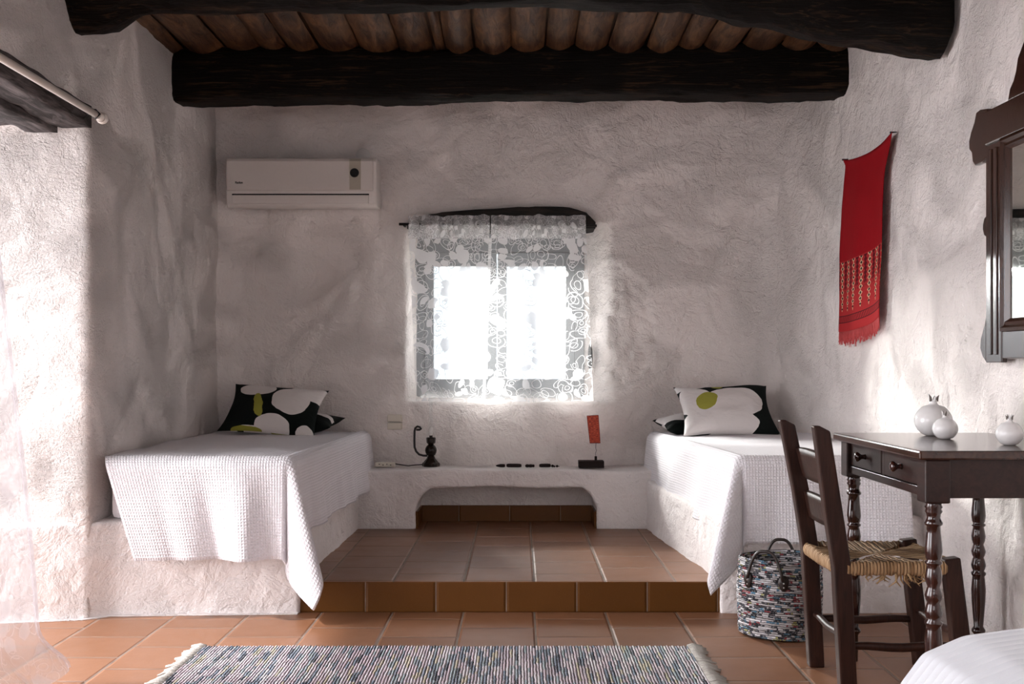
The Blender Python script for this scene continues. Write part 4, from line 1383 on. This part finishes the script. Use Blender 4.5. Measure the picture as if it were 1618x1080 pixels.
for face, (a0, a1, tl) in enumerate(((math.radians(212), math.radians(262), 0), (math.radians(52), math.radians(98), 1))):
    bm = bmesh.new()
    p0 = Vector((BC[0] + 0.168 * math.cos(a0), BC[1] + 0.168 * math.sin(a0), 0.235))
    p1 = Vector((BC[0] + 0.168 * math.cos(a1), BC[1] + 0.168 * math.sin(a1), 0.235))
    out = ((p0 + p1) / 2 - Vector((BC[0], BC[1], 0.235))).normalized()
    pts = []
    for i in range(25):
        t = i / 24
        c = 1 - abs(2 * t - 1) ** 3.0
        pts.append(p0.lerp(p1, t) + Vector((0, 0, 0.108 * c)) + out * 0.008)
    tube(bm, pts, 0.0062, 10)
    hd = obj('handle', bm, M['leather'], bk)
    for p, a in ((p0, a0), (p1, a1)):
        bm = bmesh.new()
        lathe(bm, [(0, 0.0), (0.0, 0.018), (0.005, 0.017), (0.006, 0.0)], (0, 0, 0), 20)
        for v in bm.verts:
            v.co.x *= 1.75
            if v.co.x < 0: v.co.y *= 1.25
        mt = Matrix.Translation((BC[0] + 0.166 * math.cos(a), BC[1] + 0.166 * math.sin(a), 0.226)) @ Matrix.Rotation(a, 4, 'Z') @ Matrix.Rotation(PI / 2, 4, 'Y')
        bm.transform(mt)
        tb_ = obj('leather_tab', bm, M['leather'], hd)
    for p, a in ((p0, a0), (p1, a1)):
        for dz in (0.208, 0.224):
            bm = bmesh.new()
            lathe(bm, ballprof(0.0032, 6), (BC[0] + 0.172 * math.cos(a), BC[1] + 0.172 * math.sin(a), dz), 10)
            obj('rivet', bm, M['rivet'], hd)

# ------------------------------------------------------------------ rag rug
rg = empty('rag_rug', (-0.27, 3.5, 0), 'grey, pink and blue rag rug lying on the tiles in the foreground', 'rug')
RX0, RX1, RY0, RY1 = -1.165, 0.632, 2.95, 4.105
bm = bmesh.new()
def rf(s, t):
    x = RX0 + (RX1 - RX0) * s
    y = RY0 + (RY1 - RY0) * t + 0.004 * math.sin(x * 300)
    z = 0.010 + 0.0035 * abs(math.sin(x / 0.0105 * PI)) + 0.002 * fbm(x, y, 0, 5, 2)
    if t > 0.999 or t < 0.001 or s < 0.001 or s > 0.999: z = 0.001
    return (x, y, z)
surf(bm, 700, 60, rf, lambda s, t: ((RX1 - RX0) * s, (RY1 - RY0) * t))
obj('weave', bm, M['rug'], rg)
for sgn, xe in ((-1, RX0), (1, RX1)):
    bm = bmesh.new()
    for k in range(58):
        y = RY1 - 0.01 - k * 0.0195
        if y < RY0: break
        dx = sgn * random.uniform(0.045, 0.065)
        dy = random.uniform(-0.018, 0.018)
        for q in range(3):
            e = random.uniform(-0.006, 0.006)
            tube(bm, [(xe - sgn * 0.004, y + e * 0.5, 0.010), (xe + dx * 0.35, y + dy * 0.3 + e, 0.013), (xe + dx * 0.7, y + dy * 0.8 + e * 1.6, 0.008), (xe + dx * (1 + e * 10), y + dy * 1.2 + e * 2.2, 0.004)], [0.0045, 0.0055, 0.0042, 0.0022], 6)
    obj('fringe', bm, M['fringe'], rg)

# ------------------------------------------------------------------ scarf on the right wall
def wallpt(px, py, x):
    for _ in range(8):
        y = x * 1740 / (px - 819)
        x = wall_x(y) - 0.045
    return (y, 1.05 + (578 - py) * y / 1740)
bm = bmesh.new()
XS = 1.632
Lp = [(1327, 252), (1331, 262), (1330, 300), (1328, 370), (1327, 430), (1326, 480), (1325, 524)]
Rp = [(1405, 208), (1402, 228), (1398, 262), (1395, 330), (1394, 400), (1392, 450), (1391, 500)]
Lw = [wallpt(*p, XS) for p in Lp]
Rw = [wallpt(*p, XS) for p in Rp]
def samp(P, t):
    q = t * (len(P) - 1)
    i = min(int(q), len(P) - 2)
    f = q - i
    return (P[i][0] + (P[i + 1][0] - P[i][0]) * f, P[i][1] + (P[i + 1][1] - P[i][1]) * f)
ts = [0.0, 0.035, 0.17, 0.42, 0.63, 0.81, 1.0]
def tmap(t):
    for i in range(len(ts) - 1):
        if ts[i] <= t <= ts[i + 1]:
            return (i + (t - ts[i]) / (ts[i + 1] - ts[i])) / (len(ts) - 1)
    return 1.0
def sf(s, t):
    a, b = samp(Lw, tmap(t)), samp(Rw, tmap(t))
    y = a[0] + (b[0] - a[0]) * s
    z = a[1] + (b[1] - a[1]) * s
    z -= 0.035 * math.sin(PI * s) ** 0.8 * max(0.0, 1 - t * 1.6)
    z -= 0.02 * math.sin(PI * s) * t
    x = wall_x(y) - 0.028 - 0.018 * sstep(0, 0.3, t) + 0.006 * math.sin(s * 9 + 1) * (0.3 + t) + 0.005 * fbm(0, y, z, 4, 2)
    return (x, y, z)
surf(bm, 40, 90, sf, lambda s, t: (s, 1 - t))
sc = obj('wall_scarf', bm, M['scarf'])
md = sc.modifiers.new('t', 'SOLIDIFY'); md.thickness = 0.003
setp(sc, 'red woven scarf with patterned end pinned to the right wall', 'scarf')
bm = bmesh.new()
rr = random.Random(11)
for k in range(64):
    s = (k + 0.5) / 64
    p = Vector(sf(s, 1.0))
    ln = rr.uniform(0.045, 0.075) * (1.15 if k % 5 == 0 else 1)
    for q in range(2):
        tube(bm, [p + Vector((0.0, rr.uniform(-.003, .003), 0.003)), p + Vector((rr.uniform(-.004, .002), rr.uniform(-.006, .006), -ln * 0.5)), p + Vector((rr.uniform(-.006, .002), rr.uniform(-.012, .012), -ln))], [0.0034, 0.0030, 0.0012], 5)
obj('fringe', bm, M['scarf_fringe'], sc)
for s in (0.01, 0.99):
    p = Vector(sf(s, 0.0))
    bm = bmesh.new()
    tube(bm, [p + Vector((-0.008, 0, 0)), p + Vector((0.022, 0, 0.002))], [0.005, 0.0025], 8)
    obj('nail', bm, M['black_iron'], sc)

# ------------------------------------------------------------------ mirror on the right wall
mr = empty('wall_mirror', (1.70, 3.61, 1.5), 'carved dark wooden mirror hanging on the right wall above the table', 'mirror')
MR_YAW = 0.035
YC = 3.61
XB, XF = 1.712, 1.690
def mprism(name, half, mat, xb, xf, parent=mr, bevel=0.004, both=True):
    """half: list of (offset from centre, z); mirrored unless both is False"""
    bm = bmesh.new()
    prism(bm, [(YC + a, z) for a, z in half], 'X', xf, xb)
    if both:
        prism(bm, [(YC - a, z) for a, z in reversed(half)], 'X', xf, xb)
    return obj(name, bm, mat, parent, smooth=False, bevel=bevel)
A = 3.955 - YC
B = 3.835 - YC
for s in (1, -1):
    bm = bmesh.new()
    prism(bm, [(YC + s * a, z) for a, z in ((A, 1.062), (A, 1.84), (B, 1.84), (B, 1.062))], 'X', XF, XB)
    st_ = obj('stile', bm, M['mirror_wood'], mr, smooth=False, bevel=0.004)
    bm = bmesh.new()
    prism(bm, [(YC + s * a, z) for a, z in ((A - 0.03, 1.09), (A - 0.03, 1.82), (A - 0.05, 1.82), (A - 0.05, 1.09))], 'X', XF - 0.005, XF)
    prism(bm, [(YC + s * a, z) for a, z in ((A - 0.072, 1.09), (A - 0.072, 1.82), (A - 0.092, 1.82), (A - 0.092, 1.09))], 'X', XF - 0.005, XF)
    obj('reeding', bm, M['mirror_wood'], st_, smooth=False, bevel=0.003)
    for nm, pl_ in (('upper_ear', [(A - 0.01, 1.972), (A + 0.05, 1.982), (A + 0.082, 1.978), (A + 0.098, 1.945), (A + 0.125, 1.915), (A + 0.142, 1.885), (A + 0.14, 1.855), (A + 0.118, 1.838), (A + 0.112, 1.805), (A + 0.09, 1.785), (A + 0.03, 1.785), (A - 0.01, 1.80)]),
                    ('side_bead', [(A, 1.59), (A + 0.018, 1.583), (A + 0.028, 1.562), (A + 0.030, 1.545), (A + 0.02, 1.522), (A, 1.512)]),
                    ('lower_ear', [(A, 1.235), (A + 0.018, 1.195), (A + 0.045, 1.15), (A + 0.05, 1.115), (A + 0.032, 1.085), (A, 1.062)])):
        bm = bmesh.new()
        prism(bm, [(YC + s * a, z) for a, z in pl_], 'X', XF + 0.002, XB)
        obj(nm, bm, M['mirror_wood'], mr, smooth=False, bevel=0.004)
bm = bmesh.new()
prism(bm, [(YC + A, 1.84), (YC + A, 1.962), (YC - A, 1.962), (YC - A, 1.84)], 'X', XF - 0.004, XB)
obj('top_rail', bm, M['mirror_wood'], mr, smooth=False, bevel=0.005)
bm = bmesh.new()
prism(bm, [(YC + B, 1.075), (YC + B, 1.172), (YC - B, 1.172), (YC - B, 1.075)], 'X', XF + 0.003, XB)
obj('bottom_rail', bm, M['mirror_wood'], mr, smooth=False, bevel=0.004)
half = [(0.183, 1.96), (0.168, 2.0), (0.142, 2.022), (0.125, 2.05), (0.112, 2.09), (0.082, 2.122), (0.045, 2.16), (0.02, 2.185)]
bm = bmesh.new()
prism(bm, [(YC + a, z) for a, z in half] + [(YC - a, z) for a, z in reversed(half)], 'X', XF, XB)
obj('crest', bm, M['mirror_wood'], mr, smooth=False, bevel=0.005)
bm = bmesh.new()
def mframe(o_, i_, zo0, zo1, zi0, zi1, xo, xi):
    P = [(o_, zo0), (o_, zo1), (-o_, zo1), (-o_, zo0)]
    Q = [(i_, zi0), (i_, zi1), (-i_, zi1), (-i_, zi0)]
    a = [bm.verts.new((xo, YC + p[0], p[1])) for p in P]
    b = [bm.verts.new((xi, YC + p[0], p[1])) for p in Q]
    for i in range(4):
        j = (i + 1) % 4
        bm.faces.new([a[i], a[j], b[j], b[i]])
mframe(B + 0.002, B - 0.010, 1.170, 1.842, 1.182, 1.830, XF - 0.006, XF - 0.010)
mframe(B - 0.010, B - 0.020, 1.182, 1.830, 1.192, 1.820, XF - 0.010, XF - 0.001)
mframe(B - 0.020, B - 0.030, 1.192, 1.820, 1.202, 1.810, XF - 0.001, XF - 0.004)
mframe(B - 0.030, B - 0.046, 1.202, 1.810, 1.218, 1.794, XF - 0.004, XF + 0.014)
obj('inner_moulding', bm, M['mirror_wood'], mr, smooth=False)
bm = bmesh.new()
box(bm, XF + 0.010, XF + 0.014, YC - B + 0.035, YC + B - 0.035, 1.205, 1.805)
obj('mirror_glass', bm, M['mirror'], mr, smooth=False)
mr.rotation_euler = (0, 0, MR_YAW)      # hangs very slightly askew
